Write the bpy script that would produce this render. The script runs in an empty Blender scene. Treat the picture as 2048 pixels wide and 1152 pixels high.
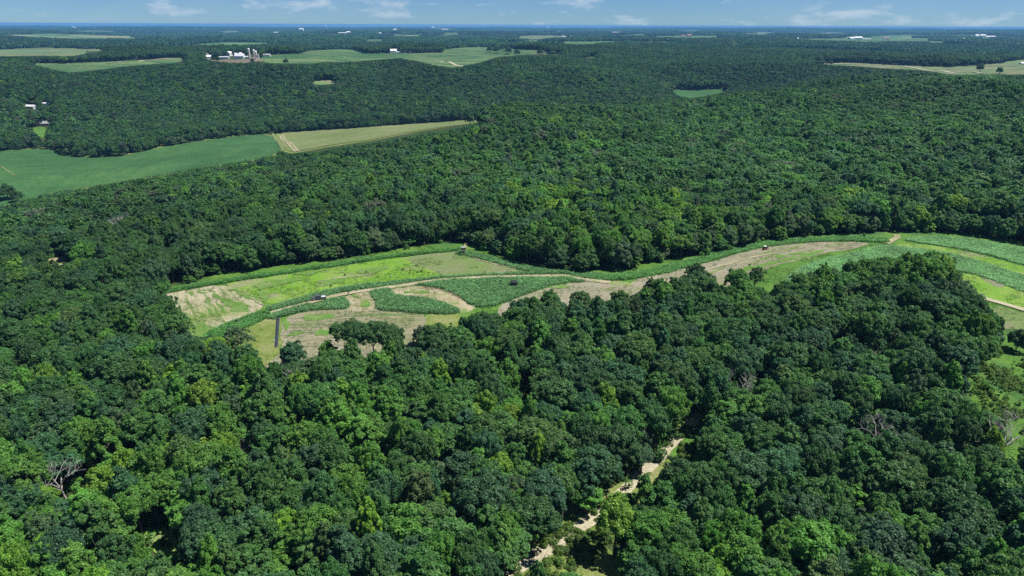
import bpy, math, random
import numpy as np
from mathutils import Vector, Matrix, Euler
from mathutils.geometry import delaunay_2d_cdt

random.seed(7); rng = np.random.default_rng(7)
sc = bpy.context.scene
COL = sc.collection

# ------------------------------------------------------------------ camera
CAM_Z = 108.0; FOCAL = 1366.0; PITCH = math.atan((576-50)/FOCAL); ROLL = math.radians(0.24)
cam_d = bpy.data.cameras.new('camera'); cam = bpy.data.objects.new('camera', cam_d); COL.objects.link(cam)
cam_d.sensor_width = 36.0; cam_d.lens = FOCAL/2048*36.0; cam_d.clip_start = 1.0; cam_d.clip_end = 90000
RM = Matrix.Rotation(math.pi/2 - PITCH, 4, 'X') @ Matrix.Rotation(ROLL, 4, 'Z')
cam.matrix_world = Matrix.Translation((0, 0, CAM_Z)) @ RM
sc.camera = cam
R3 = np.array(RM.to_3x3())

# ------------------------------------------------------------------ world, sun, exposure
SUN_EL = math.radians(62); SUN_AZ = math.radians(92)      # azimuth measured from +Y (view) towards +X
w = bpy.data.worlds.new('World'); sc.world = w; w.use_nodes = True
nt = w.node_tree; N = nt.nodes; L = nt.links; N.clear()
wo = N.new('ShaderNodeOutputWorld'); bg = N.new('ShaderNodeBackground'); bg.inputs[1].default_value = 0.077
sky = N.new('ShaderNodeTexSky'); sky.sky_type = 'NISHITA'; sky.sun_disc = False
sky.sun_elevation = SUN_EL; sky.sun_rotation = SUN_AZ; sky.altitude = 400
sky.air_density = 0.7; sky.dust_density = 0.0; sky.ozone_density = 4.0
geo = N.new('ShaderNodeTexCoord'); mp = N.new('ShaderNodeMapping'); mp.inputs['Scale'].default_value = (1, 1, 3.2)
L.new(geo.outputs['Generated'], mp.inputs[0])
def cloud(scale, lo, hi, dist):
    n = N.new('ShaderNodeTexNoise'); n.inputs['Scale'].default_value = scale; n.inputs['Detail'].default_value = 7
    n.inputs['Roughness'].default_value = .58; n.inputs['Distortion'].default_value = dist
    L.new(mp.outputs[0], n.inputs['Vector'])
    m = N.new('ShaderNodeMapRange'); m.inputs[1].default_value = lo; m.inputs[2].default_value = hi
    L.new(n.outputs['Fac'], m.inputs[0]); return m.outputs[0]
c1 = cloud(15, .54, .70, .2); c2 = cloud(3.2, .5, .8, .3)
ad = N.new('ShaderNodeMath'); ad.operation = 'MULTIPLY_ADD'; ad.inputs[1].default_value = .28
L.new(c2, ad.inputs[0]); L.new(c1, ad.inputs[2]); ad.use_clamp = True
mu = N.new('ShaderNodeMath'); mu.operation = 'MULTIPLY'; mu.inputs[1].default_value = .72; L.new(ad.outputs[0], mu.inputs[0])
mx = N.new('ShaderNodeMix'); mx.data_type = 'RGBA'; L.new(mu.outputs[0], mx.inputs[0])
tint = N.new('ShaderNodeVectorMath'); tint.operation = 'MULTIPLY'; tint.inputs[1].default_value = (.35, .52, .73); L.new(sky.outputs[0], tint.inputs[0])
L.new(tint.outputs[0], mx.inputs[6]); mx.inputs[7].default_value = (4.6, 5.6, 6.6, 1)
L.new(mx.outputs[2], bg.inputs[0]); L.new(bg.outputs[0], wo.inputs[0])
sun_d = bpy.data.lights.new('sun', 'SUN'); sun = bpy.data.objects.new('sun', sun_d); COL.objects.link(sun)
sun_d.energy = 4.4; sun_d.angle = math.radians(.53); sun_d.color = (1, .965, .9)
sdir = Vector((math.sin(SUN_AZ)*math.cos(SUN_EL), math.cos(SUN_AZ)*math.cos(SUN_EL), math.sin(SUN_EL)))
sun.rotation_euler = sdir.to_track_quat('Z', 'Y').to_euler(); sun.location = (0, 0, 300)
vs = sc.view_settings; vs.view_transform = 'Standard'; vs.look = 'None'; vs.gamma = 1; vs.use_curve_mapping = False; vs.exposure = 0.62
cy = sc.cycles; cy.max_bounces = 5; cy.diffuse_bounces = 3; cy.glossy_bounces = 1; cy.transmission_bounces = 3; cy.volume_bounces = 0
cy.transparent_max_bounces = 4; cy.use_denoising = False; cy.caustics_reflective = False; cy.caustics_refractive = False
HAZE = 5.2e-5

# ------------------------------------------------------------------ terrain
def lattice(ix, iy, seed):
    h = (ix.astype(np.int64)*374761393 + iy.astype(np.int64)*668265263 + seed*974634777) & 0x7fffffff
    h = ((h ^ (h >> 13))*1274126177) & 0x7fffffff
    return ((h ^ (h >> 16)) & 0xffff)/65535.0
def vnoise(x, y, seed=0):
    x = np.asarray(x, float); y = np.asarray(y, float)
    ix = np.floor(x); iy = np.floor(y); fx = x-ix; fy = y-iy
    fx = fx*fx*(3-2*fx); fy = fy*fy*(3-2*fy)
    a = lattice(ix, iy, seed); b = lattice(ix+1, iy, seed); c = lattice(ix, iy+1, seed); d = lattice(ix+1, iy+1, seed)
    return (a*(1-fx)+b*fx)*(1-fy)+(c*(1-fx)+d*fx)*fy*1.0
def fbm(x, y, seed=0, o=3):
    s = 0; a = .5; t = 0
    for k in range(o): s = s+a*vnoise(x*2**k, y*2**k, seed+k*7); t += a; a *= .5
    return s/t
AZ = np.radians(np.array([-45, -35, -25, -15, -5, 5, 15, 25, 35, 45.]))
DD = np.array([40, 150, 200, 260, 330, 400, 500, 650, 800, 1000, 1200, 1400, 1600, 1850, 2400, 3000, 4000.])
ZT = np.array([
 [-14,-14,-12,-12,-12,-14,-14,-14,-14,-14],
 [-12,-12,-10, -8, -8,-12,-14,-12,-10,-10],
 [ -9, -9, -6, -4, -5, -8,-10, -8, -6, -6],
 [ -9, -7, -2,  0,  0,  0, -2, -2,  0,  0],
 [-10, -7, -3, -1,  0,  0,  0,  2,  2,  2],
 [-14,-10, -6, -3, -1,  0,  1,  2,  3,  3],
 [-20,-14, -8, -5, -2,  0,  2,  3,  3,  3],
 [-38,-34,-26,-12, -3,  6,  4,  6,  9,  9],
 [-45,-45,-42,-32,-10,  8,  6, 12, 18, 18],
 [-45,-45,-45,-45,-38,-20,  2, 17, 28, 28],
 [-40,-40,-40,-44,-46,-46,-14, 14, 28, 28],
 [-18,-18,-22,-24,-28,-34,-32,  8, 26, 26],
 [  5,  5,  8,  8,  4,  2,-30, -4, 24, 24],
 [ 28, 28, 28, 28, 26, 16, -2,  4, 20, 20],
 [ 30, 30, 30, 30, 28, 26, 12, 10, 12, 12],
 [  0,  0,  5, 10, 15, 20, 16, 10,  5,  5],
 [ 22, 22, 22, 22, 22, 22, 22, 22, 22, 22.]])
LD = np.log(DD)
def cub(p0, p1, p2, p3, t):
    return p1+.5*t*(p2-p0+t*(2*p0-5*p1+4*p2-p3+t*(3*(p1-p2)+p3-p0)))
def height(x, y):
    x = np.asarray(x, float); y = np.asarray(y, float)
    D = np.maximum(np.hypot(x, y), 40.01); az = np.arctan2(x, np.maximum(y, 1e-6)+0*x); az = np.where(y < 0, np.sign(x)*AZ[-1], az)
    u = np.clip((az-AZ[0])/(AZ[1]-AZ[0]), 0, len(AZ)-1.0001); iu = u.astype(int); fu = u-iu
    ld = np.clip(np.log(D), LD[0], LD[-1]-1e-5); iv = np.clip(np.searchsorted(LD, ld, side='right')-1, 0, len(LD)-2); fv = (ld-LD[iv])/(LD[iv+1]-LD[iv])
    fv = fv*fv*(3-2*fv)*.5+fv*.5
    def row(j):
        j = np.clip(j, 0, len(LD)-1); g = lambda k: ZT[j, np.clip(k, 0, len(AZ)-1)]
        return cub(g(iu-1), g(iu), g(iu+1), g(iu+2), fu)
    z = row(iv)*(1-fv)+row(iv+1)*fv
    near = np.clip((D-430)/200, 0, 1)*np.clip((3000-D)/600, 0, 1)
    z = z+near*(fbm(x/230+y/700, y/330-x/900, 3)-.5)*36
    far = np.clip((D-2500)/1500, 0, 1)
    amp = 32+np.clip((D-6000)/9000, 0, 1)*16
    z = z+far*(fbm(x/1300+9.3, y/1500, 11)-.5)*2*amp+far*8*np.clip((D-11000)/4000, 0, 1)+far*np.clip((D-9000)/9000, 0, 1)*(x > 0)*np.clip(x/9000, 0, 1)*22
    return z-D*D/(2*6.371e6)*.86
def unproject(px, py, lift=0.0, dmin=60):
    px = np.atleast_1d(np.asarray(px, float)); py = np.atleast_1d(np.asarray(py, float))
    d = np.stack([px-1024, 576-py, np.full_like(px, -FOCAL)], 1)@R3.T
    h = np.hypot(d[:, 0], d[:, 1]); ux = d[:, 0]/h; uy = d[:, 1]/h; sl = d[:, 2]/h
    DS = dmin*np.power(1.0035, np.arange(int(math.log(40000/dmin)/math.log(1.0035))))
    X = ux[:, None]*DS; Y = uy[:, None]*DS; Z = CAM_Z+sl[:, None]*DS
    g = Z-(height(X, Y)+lift)
    out = []
    for i in range(len(px)):
        k = np.argmax(g[i] < 0)
        if g[i][k] >= 0: k = len(DS)-1; t = 1.0
        elif k == 0: t = 0; k = 1
        else: t = g[i][k-1]/(g[i][k-1]-g[i][k])
        D = DS[k-1]+(DS[k]-DS[k-1])*t
        out.append((ux[i]*D, uy[i]*D))
    return np.array(out)
def project(x, y, z):
    p = np.stack([x, y, np.asarray(z)-CAM_Z], -1)@R3
    dep = np.maximum(-p[..., 2], 1e-3)
    return 1024+p[..., 0]/dep*FOCAL, 576-p[..., 1]/dep*FOCAL, -p[..., 2]
def inpoly(px, py, poly):
    poly = np.asarray(poly, float); x0, y0 = poly[:, 0], poly[:, 1]; x1, y1 = np.roll(x0, -1), np.roll(y0, -1)
    ins = np.zeros(px.shape, bool)
    bb = (px >= x0.min()) & (px <= x0.max()) & (py >= y0.min()) & (py <= y0.max())
    if not bb.any(): return ins
    qx, qy = px[bb], py[bb]; r = np.zeros(qx.shape, bool)
    for a, b, c, d in zip(x0, y0, x1, y1):
        if b == d: continue
        r ^= ((b > qy) != (d > qy)) & (qx < (c-a)*(qy-b)/(d-b)+a)
    ins[bb] = r; return ins

# ------------------------------------------------------------------ materials
def new_mat(name):
    m = bpy.data.materials.new(name); m.use_nodes = True; n = m.node_tree; n.nodes.clear(); return m, n.nodes, n.links
def ramp(N, stops):
    r = N.new('ShaderNodeValToRGB'); e = r.color_ramp.elements
    while len(e) < len(stops): e.new(.5)
    for k, (p, c) in enumerate(stops): e[k].position = p; e[k].color = (*c, 1)
    return r
def simple(name, col, rough=.6, metal=0, spec=.5, var=.12, scale=3):
    m, N, L = new_mat(name); o = N.new('ShaderNodeOutputMaterial'); b = N.new('ShaderNodeBsdfPrincipled')
    b.inputs['Roughness'].default_value = rough; b.inputs['Metallic'].default_value = metal; b.inputs['Specular IOR Level'].default_value = spec
    tc = N.new('ShaderNodeTexCoord'); n = N.new('ShaderNodeTexNoise'); n.inputs['Scale'].default_value = scale; n.inputs['Detail'].default_value = 4
    L.new(tc.outputs['Object'], n.inputs['Vector'])
    r = ramp(N, [(.3, tuple(c*(1-var) for c in col)), (.7, tuple(min(1, c*(1+var)) for c in col))])
    L.new(n.outputs['Fac'], r.inputs[0]); L.new(r.outputs[0], b.inputs['Base Color']); L.new(b.outputs[0], o.inputs[0]); return m
def foliage_mat():
    m, N, L = new_mat('foliage'); o = N.new('ShaderNodeOutputMaterial')
    at = N.new('ShaderNodeAttribute'); at.attribute_type = 'INSTANCER'; at.attribute_name = 'leaf_color'
    v = N.new('ShaderNodeAttribute'); v.attribute_type = 'GEOMETRY'; v.attribute_name = 'shade'
    mul = N.new('ShaderNodeVectorMath'); mul.operation = 'SCALE'; L.new(at.outputs['Vector'], mul.inputs[0]); L.new(v.outputs['Fac'], mul.inputs['Scale'])
    hs = N.new('ShaderNodeHueSaturation'); L.new(mul.outputs[0], hs.inputs['Color'])
    hr = N.new('ShaderNodeMapRange'); hr.inputs[1].default_value = .7; hr.inputs[2].default_value = 1.3; hr.inputs[3].default_value = .507; hr.inputs[4].default_value = .493
    L.new(v.outputs['Fac'], hr.inputs[0]); L.new(hr.outputs[0], hs.inputs['Hue'])
    b = N.new('ShaderNodeBsdfPrincipled'); b.inputs['Roughness'].default_value = .55; b.inputs['Specular IOR Level'].default_value = .3
    L.new(hs.outputs[0], b.inputs['Base Color'])
    t = N.new('ShaderNodeBsdfTranslucent'); L.new(hs.outputs[0], t.inputs[0])
    mx = N.new('ShaderNodeMixShader'); mx.inputs[0].default_value = .44; L.new(b.outputs[0], mx.inputs[1]); L.new(t.outputs[0], mx.inputs[2])
    L.new(mx.outputs[0], o.inputs[0]); return m
def ground_mat(name, cols, scale=.08, detail=9, stripes=None, patch=None, rough=.9, bump=.3, fine=1.2):
    """cols: stops of base colour; stripes=(angle, wavelength, colour, amount); patch=(scale, lo, hi, colour)"""
    m, N, L = new_mat(name); o = N.new('ShaderNodeOutputMaterial'); b = N.new('ShaderNodeBsdfPrincipled')
    b.inputs['Roughness'].default_value = rough; b.inputs['Specular IOR Level'].default_value = .15
    tc = N.new('ShaderNodeTexCoord')
    def noise(s, d=6, r=.6, vec=None):
        n = N.new('ShaderNodeTexNoise'); n.inputs['Scale'].default_value = s; n.inputs['Detail'].default_value = d; n.inputs['Roughness'].default_value = r
        L.new(vec or tc.outputs['Object'], n.inputs['Vector']); return n.outputs['Fac']
    r = ramp(N, cols); L.new(noise(scale, detail, .68), r.inputs[0]); col = r.outputs[0]
    def mixin(col, fac, c):
        x = N.new('ShaderNodeMix'); x.data_type = 'RGBA'; L.new(fac, x.inputs[0]); L.new(col, x.inputs[6])
        if isinstance(c, tuple): x.inputs[7].default_value = (*c, 1)
        else: L.new(c, x.inputs[7])
        return x.outputs[2]
    def mr(v, lo, hi, a=0, bb=1):
        x = N.new('ShaderNodeMapRange'); x.inputs[1].default_value = lo; x.inputs[2].default_value = hi; x.inputs[3].default_value = a; x.inputs[4].default_value = bb
        L.new(v, x.inputs[0]); return x.outputs[0]
    for p in (patch or []):
        col = mixin(col, mr(noise(p[0], 7, .62), p[1], p[2], 0, p[4] if len(p) > 4 else 1), p[3])
    for s in (stripes or []):
        mp = N.new('ShaderNodeMapping'); mp.vector_type = 'TEXTURE' if False else 'POINT'; mp.inputs['Rotation'].default_value = (0, 0, -s[0]); mp.inputs['Scale'].default_value = (.06, 1, 1)
        # squeeze along the row direction so the noise draws out into rows
        rot = N.new('ShaderNodeMapping'); rot.inputs['Rotation'].default_value = (0, 0, -s[0]); L.new(tc.outputs['Object'], rot.inputs[0])
        sq = N.new('ShaderNodeMapping'); sq.inputs['Scale'].default_value = (.07, 1, 1); L.new(rot.outputs[0], sq.inputs[0])
        n = noise(1/s[1], 4, .6, sq.outputs[0])
        col = mixin(col, mr(n, s[4] if len(s) > 4 else .46, s[5] if len(s) > 5 else .62, 0, s[3]), s[2])
    f = noise(fine, 5, .7); bm = N.new('ShaderNodeMix'); bm.data_type = 'RGBA'; bm.blend_type = 'MULTIPLY'; bm.inputs[0].default_value = 1
    rr = ramp(N, [(.3, (.62, .62, .62)), (.7, (1.25, 1.25, 1.25))]); L.new(f, rr.inputs[0]); L.new(col, bm.inputs[6]); L.new(rr.outputs[0], bm.inputs[7])
    L.new(bm.outputs[2], b.inputs['Base Color'])
    bu = N.new('ShaderNodeBump'); bu.inputs['Strength'].default_value = bump; bu.inputs['Distance'].default_value = .4; L.new(f, bu.inputs['Height']); L.new(bu.outputs[0], b.inputs['Normal'])
    L.new(b.outputs[0], o.inputs[0]); return m
LEAF = foliage_mat()
BARK = simple('bark', (.13, .105, .08), .9, var=.3, scale=2)
DEAD = simple('dead_wood', (.37, .35, .32), .85, var=.25, scale=2)
FLOOR = ground_mat('forest_floor', [(.3, (.035, .05, .018)), (.55, (.05, .075, .022)), (.75, (.09, .085, .05))], .05)
def land_mat():
    m = FLOOR.copy(); m.name = 'land'; N, L = m.node_tree.nodes, m.node_tree.links
    b = [n for n in N if n.type == 'BSDF_PRINCIPLED'][0]; src = b.inputs['Base Color'].links[0].from_socket
    at = N.new('ShaderNodeAttribute'); at.attribute_name = 'open_land'; tc = N.new('ShaderNodeTexCoord'); n = N.new('ShaderNodeTexVoronoi'); n.inputs['Scale'].default_value = .0035
    L.new(tc.outputs['Object'], n.inputs['Vector']); sp = N.new('ShaderNodeSeparateColor'); L.new(n.outputs['Color'], sp.inputs[0])
    r = ramp(N, [(.1, (.05, .12, .04)), (.5, (.07, .16, .05)), (.75, (.12, .18, .07)), (.95, (.24, .24, .12))]); L.new(sp.outputs[0], r.inputs[0])
    x = N.new('ShaderNodeMix'); x.data_type = 'RGBA'; L.new(at.outputs['Fac'], x.inputs[0]); L.new(src, x.inputs[6]); L.new(r.outputs[0], x.inputs[7]); L.new(x.outputs[2], b.inputs['Base Color']); return m
COVER = lambda x, y: fbm(x/700, y/900, 77, 3)
LAND = land_mat()
GRASS = ground_mat('meadow_grass', [(.3, (.055, .13, .022)), (.5, (.085, .19, .028)), (.7, (.13, .22, .045))], .06, patch=[(.035, .52, .68, (.05, .125, .04))])
LIME = ground_mat('lime_grass', [(.32, (.10, .24, .022)), (.5, (.15, .29, .03)), (.68, (.21, .30, .07))], .045, patch=[(.05, .52, .62, (.23, .24, .12), .9), (.11, .58, .66, (.07, .15, .03), .8), (.4, .55, .65, (.20, .24, .09), .7)])
UPPER = ground_mat('thin_grass_soil', [(.34, (.115, .20, .045)), (.5, (.155, .205, .075)), (.64, (.215, .20, .14))], .035, stripes=[(math.radians(10), 2.5, (.14, .20, .07), .6)])
SOIL_A = ground_mat('pale_stubble_soil', [(.38, (.18, .24, .07)), (.47, (.30, .30, .16)), (.56, (.40, .36, .25))], .03,
                    stripes=[(math.radians(122), 3.4, (.09, .18, .035), .95, .53, .60), (math.radians(122), 1.2, (.22, .24, .11), .6)])
SOIL_B = ground_mat('stubble_rows', [(.36, (.18, .20, .08)), (.47, (.25, .235, .14)), (.6, (.31, .28, .20))], .03,
                    stripes=[(math.radians(4), 3.6, (.11, .18, .045), .95, .53, .62), (math.radians(4), .9, (.15, .16, .09), .85)])
SOIL_C = ground_mat('dry_soil', [(.3, (.20, .22, .09)), (.45, (.30, .275, .16)), (.6, (.38, .335, .22))], .07, patch=[(.12, .56, .66, (.17, .24, .07))])
SOIL_D = ground_mat('right_stubble', [(.32, (.19, .19, .10)), (.5, (.25, .23, .16)), (.66, (.30, .275, .205))], .03,
                    stripes=[(math.radians(38), 5.5, (.16, .23, .06), .85, .56, .64), (math.radians(38), 1.0, (.25, .23, .15), .5)])
TRACK = ground_mat('sand_track', [(.3, (.34, .30, .20)), (.6, (.45, .41, .29))], .3, fine=2)
CROPB = ground_mat('crop_floor', [(.3, (.06, .12, .035)), (.7, (.09, .17, .05))], .2)
OLIVE = ground_mat('olive_grass', [(.3, (.09, .16, .025)), (.5, (.16, .21, .05)), (.7, (.27, .26, .12))], .07)
WEEDY = ground_mat('weedy_ground', [(.40, (.095, .205, .035)), (.54, (.13, .225, .05)), (.66, (.22, .235, .12))], .2)
BEANS = ground_mat('bean_rows', [(.34, (.030, .085, .028)), (.5, (.044, .115, .034)), (.64, (.072, .155, .045))], .009, bump=.8, fine=.35, patch=[(.02, .55, .7, (.05, .15, .04), .6)],
                   stripes=[(math.radians(20), 7, (.05, .145, .045), .6), (math.radians(100), 10, (.025, .075, .028), .4, .55, .7)])
HAY = ground_mat('cut_hay', [(.3, (.11, .16, .05)), (.5, (.155, .195, .07)), (.68, (.20, .21, .10))], .01, fine=.3,
                 stripes=[(math.radians(25), 6, (.15, .21, .06), .5), (math.radians(25), 12, (.30, .27, .16), .6, .58, .68)])
FARG = ground_mat('far_field_green', [(.36, (.034, .09, .034)), (.5, (.05, .12, .042)), (.62, (.10, .15, .06))], .006, fine=.1, stripes=[(math.radians(5), 45, (.15, .21, .08), .7, .5, .56)])
FART = ground_mat('far_field_tan', [(.36, (.065, .12, .045)), (.5, (.13, .165, .075)), (.62, (.21, .19, .12))], .006, fine=.1, stripes=[(math.radians(5), 35, (.13, .22, .08), .8, .5, .55)])
DIRT = ground_mat('farmyard_dirt', [(.3, (.11, .11, .06)), (.7, (.21, .175, .125))], .05)
WHITE = simple('white_paint', (.80, .80, .78), .5, var=.03)
BLUEW = simple('pale_blue_metal', (.52, .62, .70), .4, var=.04)
GREYR = simple('grey_roof', (.30, .30, .31), .6)
SILVR = simple('galvanised_roof', (.62, .63, .64), .4, var=.05)
REDR = simple('rust_roof', (.30, .14, .10), .7)
CONC = simple('silo_concrete', (.50, .49, .45), .8)
GLASS = simple('dark_glass', (.02, .025, .03), .1, spec=.8)
BLACK = simple('black_fabric', (.012, .013, .015), .7)
TARP = simple('black_plastic', (.035, .042, .055), .4, var=.35, scale=.6)
CARP = simple('dark_car_paint', (.13, .14, .16), .3, metal=.3, var=.03)
CHROME = simple('chrome', (.75, .76, .78), .2, metal=.9, var=.02)
TYRE = simple('tyre_rubber', (.02, .02, .02), .9)
PLAST = simple('white_tube_plastic', (.78, .80, .74), .5, var=.03)
REDM = simple('red_paint', (.25, .05, .04), .4)
GREYW = simple('weathered_wood', (.20, .17, .14), .8, var=.3)

# ------------------------------------------------------------------ mesh helpers
def mesh_from(name, V, F, mats, shade=None, mi=None, smooth=False):
    """V (n,3); F (m,k) int array of equal-size polygons or list of lists"""
    me = bpy.data.meshes.new(name)
    if isinstance(F, np.ndarray):
        k = F.shape[1]; me.vertices.add(len(V)); me.vertices.foreach_set('co', np.ascontiguousarray(V, np.float32).ravel())
        me.loops.add(F.size); me.loops.foreach_set('vertex_index', F.astype(np.int32).ravel())
        me.polygons.add(len(F)); me.polygons.foreach_set('loop_start', np.arange(0, F.size, k, dtype=np.int32)); me.polygons.foreach_set('loop_total', np.full(len(F), k, np.int32))
    else: me.from_pydata([tuple(v) for v in V], [], F)
    for m in mats: me.materials.append(m)
    if mi is not None: me.polygons.foreach_set('material_index', np.asarray(mi, np.int32))
    if shade is not None:
        a = me.attributes.new('shade', 'FLOAT', 'POINT'); a.data.foreach_set('value', np.asarray(shade, np.float32))
    if smooth: me.polygons.foreach_set('use_smooth', np.ones(len(me.polygons), bool))
    me.update(calc_edges=True); me.validate(); return me
ONES = 'first second third fourth fifth sixth seventh eighth ninth tenth eleventh twelfth thirteenth fourteenth fifteenth sixteenth seventeenth eighteenth nineteenth'.split()
def ordinal(n): return ONES[n-1] if n < 20 else {2: 'twentieth', 3: 'thirtieth', 4: 'fortieth'}[n//10] if n % 10 == 0 else {2: 'twenty-', 3: 'thirty-', 4: 'forty-'}[n//10]+ONES[n % 10-1]
def add(name, me, parent=None, loc=(0, 0, 0), rot=(0, 0, 0), scale=(1, 1, 1)):
    o = bpy.data.objects.new(name, me); COL.objects.link(o); o.location = loc; o.rotation_euler = rot; o.scale = scale
    if parent: o.parent = parent
    return o
def tag(o, label=None, cat=None, group=None, kind=None):
    if label: o['label'] = label
    if cat: o['category'] = cat
    if group: o['group'] = group
    if kind: o['kind'] = kind
    return o
def empty(name, loc, rz=0): return add(name, None, None, loc, (0, 0, rz))
class MB:
    def __init__(s): s.v = []; s.f = []
    def box(s, x0, x1, y0, y1, z0, z1, tx=0, ty=0):
        b = len(s.v)
        s.v += [(x0, y0, z0), (x1, y0, z0), (x1, y1, z0), (x0, y1, z0), (x0+tx, y0+ty, z1), (x1-tx, y0+ty, z1), (x1-tx, y1-ty, z1), (x0+tx, y1-ty, z1)]
        s.f += [[b+i for i in q] for q in ((3, 2, 1, 0), (4, 5, 6, 7), (0, 1, 5, 4), (1, 2, 6, 5), (2, 3, 7, 6), (3, 0, 4, 7))]; return s
    def prism(s, prof, y0, y1):      # profile in xz, extruded along y
        b = len(s.v); n = len(prof)
        s.v += [(x, y0, z) for x, z in prof]+[(x, y1, z) for x, z in prof]
        s.f += [list(range(b, b+n)), list(range(b+2*n-1, b+n-1, -1))]+[[b+i, b+n+i, b+n+(i+1) % n, b+(i+1) % n] for i in range(n)]; return s
    def tube(s, p, q, r0, r1, n=7):
        p = Vector(p); q = Vector(q); d = (q-p).normalized(); a = d.orthogonal().normalized(); c = d.cross(a); b = len(s.v)
        for k in range(n):
            t = 2*math.pi*k/n; u = a*math.cos(t)+c*math.sin(t); s.v.append(tuple(p+u*r0)); s.v.append(tuple(q+u*r1))
        for k in range(n): j = (k+1) % n; s.f.append([b+2*k, b+2*j, b+2*j+1, b+2*k+1])
        s.f += [[b+2*k for k in range(n)][::-1], [b+2*k+1 for k in range(n)]]; return s
    def dome(s, c, r, h, n=12, m=4):
        b = len(s.v); cx, cy, cz = c
        for j in range(m):
            a = math.pi/2*j/m
            for k in range(n): t = 2*math.pi*k/n; s.v.append((cx+r*math.cos(a)*math.cos(t), cy+r*math.cos(a)*math.sin(t), cz+h*math.sin(a)))
        s.v.append((cx, cy, cz+h)); top = len(s.v)-1
        for j in range(m-1):
            for k in range(n): l = (k+1) % n; s.f.append([b+j*n+k, b+j*n+l, b+(j+1)*n+l, b+(j+1)*n+k])
        for k in range(n): s.f.append([b+(m-1)*n+k, b+(m-1)*n+(k+1) % n, top])
        s.f.append([b+k for k in range(n)][::-1]); return s
    def mesh(s, name, mat): return mesh_from(name, np.array(s.v), s.f, [mat])
    def build(s, name, mat, parent=None): return add(name, s.mesh(name, mat), parent)

# ------------------------------------------------------------------ ground sheet
def geoseq(a, b, r):
    o = [a]
    while o[-1] < b: o.append(o[-1]*r)
    return o
def make_ground():
    ds = np.array([1.0]+geoseq(12, 150, 1.05)+geoseq(155, 460, 1.012)+geoseq(466, 45000, 1.018))
    az = np.radians(np.concatenate([np.arange(-180, -60, 6), np.arange(-60, 60, .45), np.arange(60, 181, 6)]))
    A, Dg = np.meshgrid(az, ds); X = np.sin(A)*Dg; Y = np.cos(A)*Dg; Z = height(X, Y)
    V = np.stack([X, Y, Z], -1).reshape(-1, 3); nr, nc = A.shape
    i = np.arange(nr-1)[:, None]*nc+np.arange(nc-1)[None, :]; F = np.stack([i, i+1, i+nc+1, i+nc], -1).reshape(-1, 4)[:, ::-1]
    me = mesh_from('ground', V, F, [LAND], smooth=True); x, y, D = X.ravel(), Y.ravel(), np.hypot(X, Y).ravel()
    a = me.attributes.new('open_land', 'FLOAT', 'POINT'); a.data.foreach_set('value', (np.clip((COVER(x, y)*-1+.43)/.03, 0, 1)*np.clip((D-2900)/200, 0, 1)).astype(np.float32))
    return tag(add('ground', me), kind='structure')
make_ground()

def smooth_poly(P, n=2):
    P = np.asarray(P, float)
    for _ in range(n):
        Q = np.roll(P, -1, 0); P = np.stack([.75*P+.25*Q, .25*P+.75*Q], 1).reshape(-1, 2)
    return P
def densify(P, step):
    out = []
    for a, b in zip(P, np.roll(P, -1, 0)):
        n = max(1, int(np.hypot(*(b-a))/step)); out += [a+(b-a)*k/n for k in range(n)]
    return np.array(out)
def sheet(name, W, mat, off, spacing, wob=.0, kind='structure', label=None):
    """drape a world polygon over the terrain"""
    W = densify(W, spacing*.8)
    if wob:
        W = W+(np.stack([vnoise(W[:, 0]/3, W[:, 1]/3, 5), vnoise(W[:, 0]/3, W[:, 1]/3, 6)], 1)-.5)*2*wob
    x0, y0 = W.min(0); x1, y1 = W.max(0)
    gx, gy = np.meshgrid(np.arange(x0, x1, spacing), np.arange(y0, y1, spacing)); gx = gx.ravel(); gy = gy.ravel()
    k = inpoly(gx, gy, W); I = np.stack([gx[k], gy[k]], 1)
    pts = np.concatenate([W, I]) if len(I) else W; n = len(W)
    v, e, f, *_ = delaunay_2d_cdt([Vector(p) for p in pts], [], [list(range(n))], 1, 1e-4)
    v = np.array([tuple(p) for p in v]); z = height(v[:, 0], v[:, 1])+off
    tri = [list(t) for t in f]
    V = np.column_stack([v, z])
    tri = [t if np.cross(v[t[1]]-v[t[0]], v[t[2]]-v[t[0]]) > 0 else t[::-1] for t in tri]
    o = add(name, mesh_from(name, V, np.array(tri), [mat], smooth=True)); tag(o, label, kind=kind); return o
def W_of(P, dmin=60, sm=2): P = smooth_poly(P, sm) if sm else np.asarray(P, float); return unproject(P[:, 0], P[:, 1], 0, dmin)
def band(P, width, dmin=60, ends=None):
    c = unproject(*np.array(P, float).T, 0, dmin)
    for _ in range(2):
        q = [c[0]]
        for a, b in zip(c[:-1], c[1:]): q += [.75*a+.25*b, .25*a+.75*b]
        c = np.array(q+[c[-1]])
    t = np.gradient(c, axis=0); t /= np.linalg.norm(t, axis=1)[:, None]+1e-9; nrm = np.stack([-t[:, 1], t[:, 0]], 1)
    wv = width*(.85+.3*vnoise(c[:, 0]/8, c[:, 1]/8, 2))[:, None]/2
    return np.concatenate([c+nrm*wv, (c-nrm*wv)[::-1]])

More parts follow.
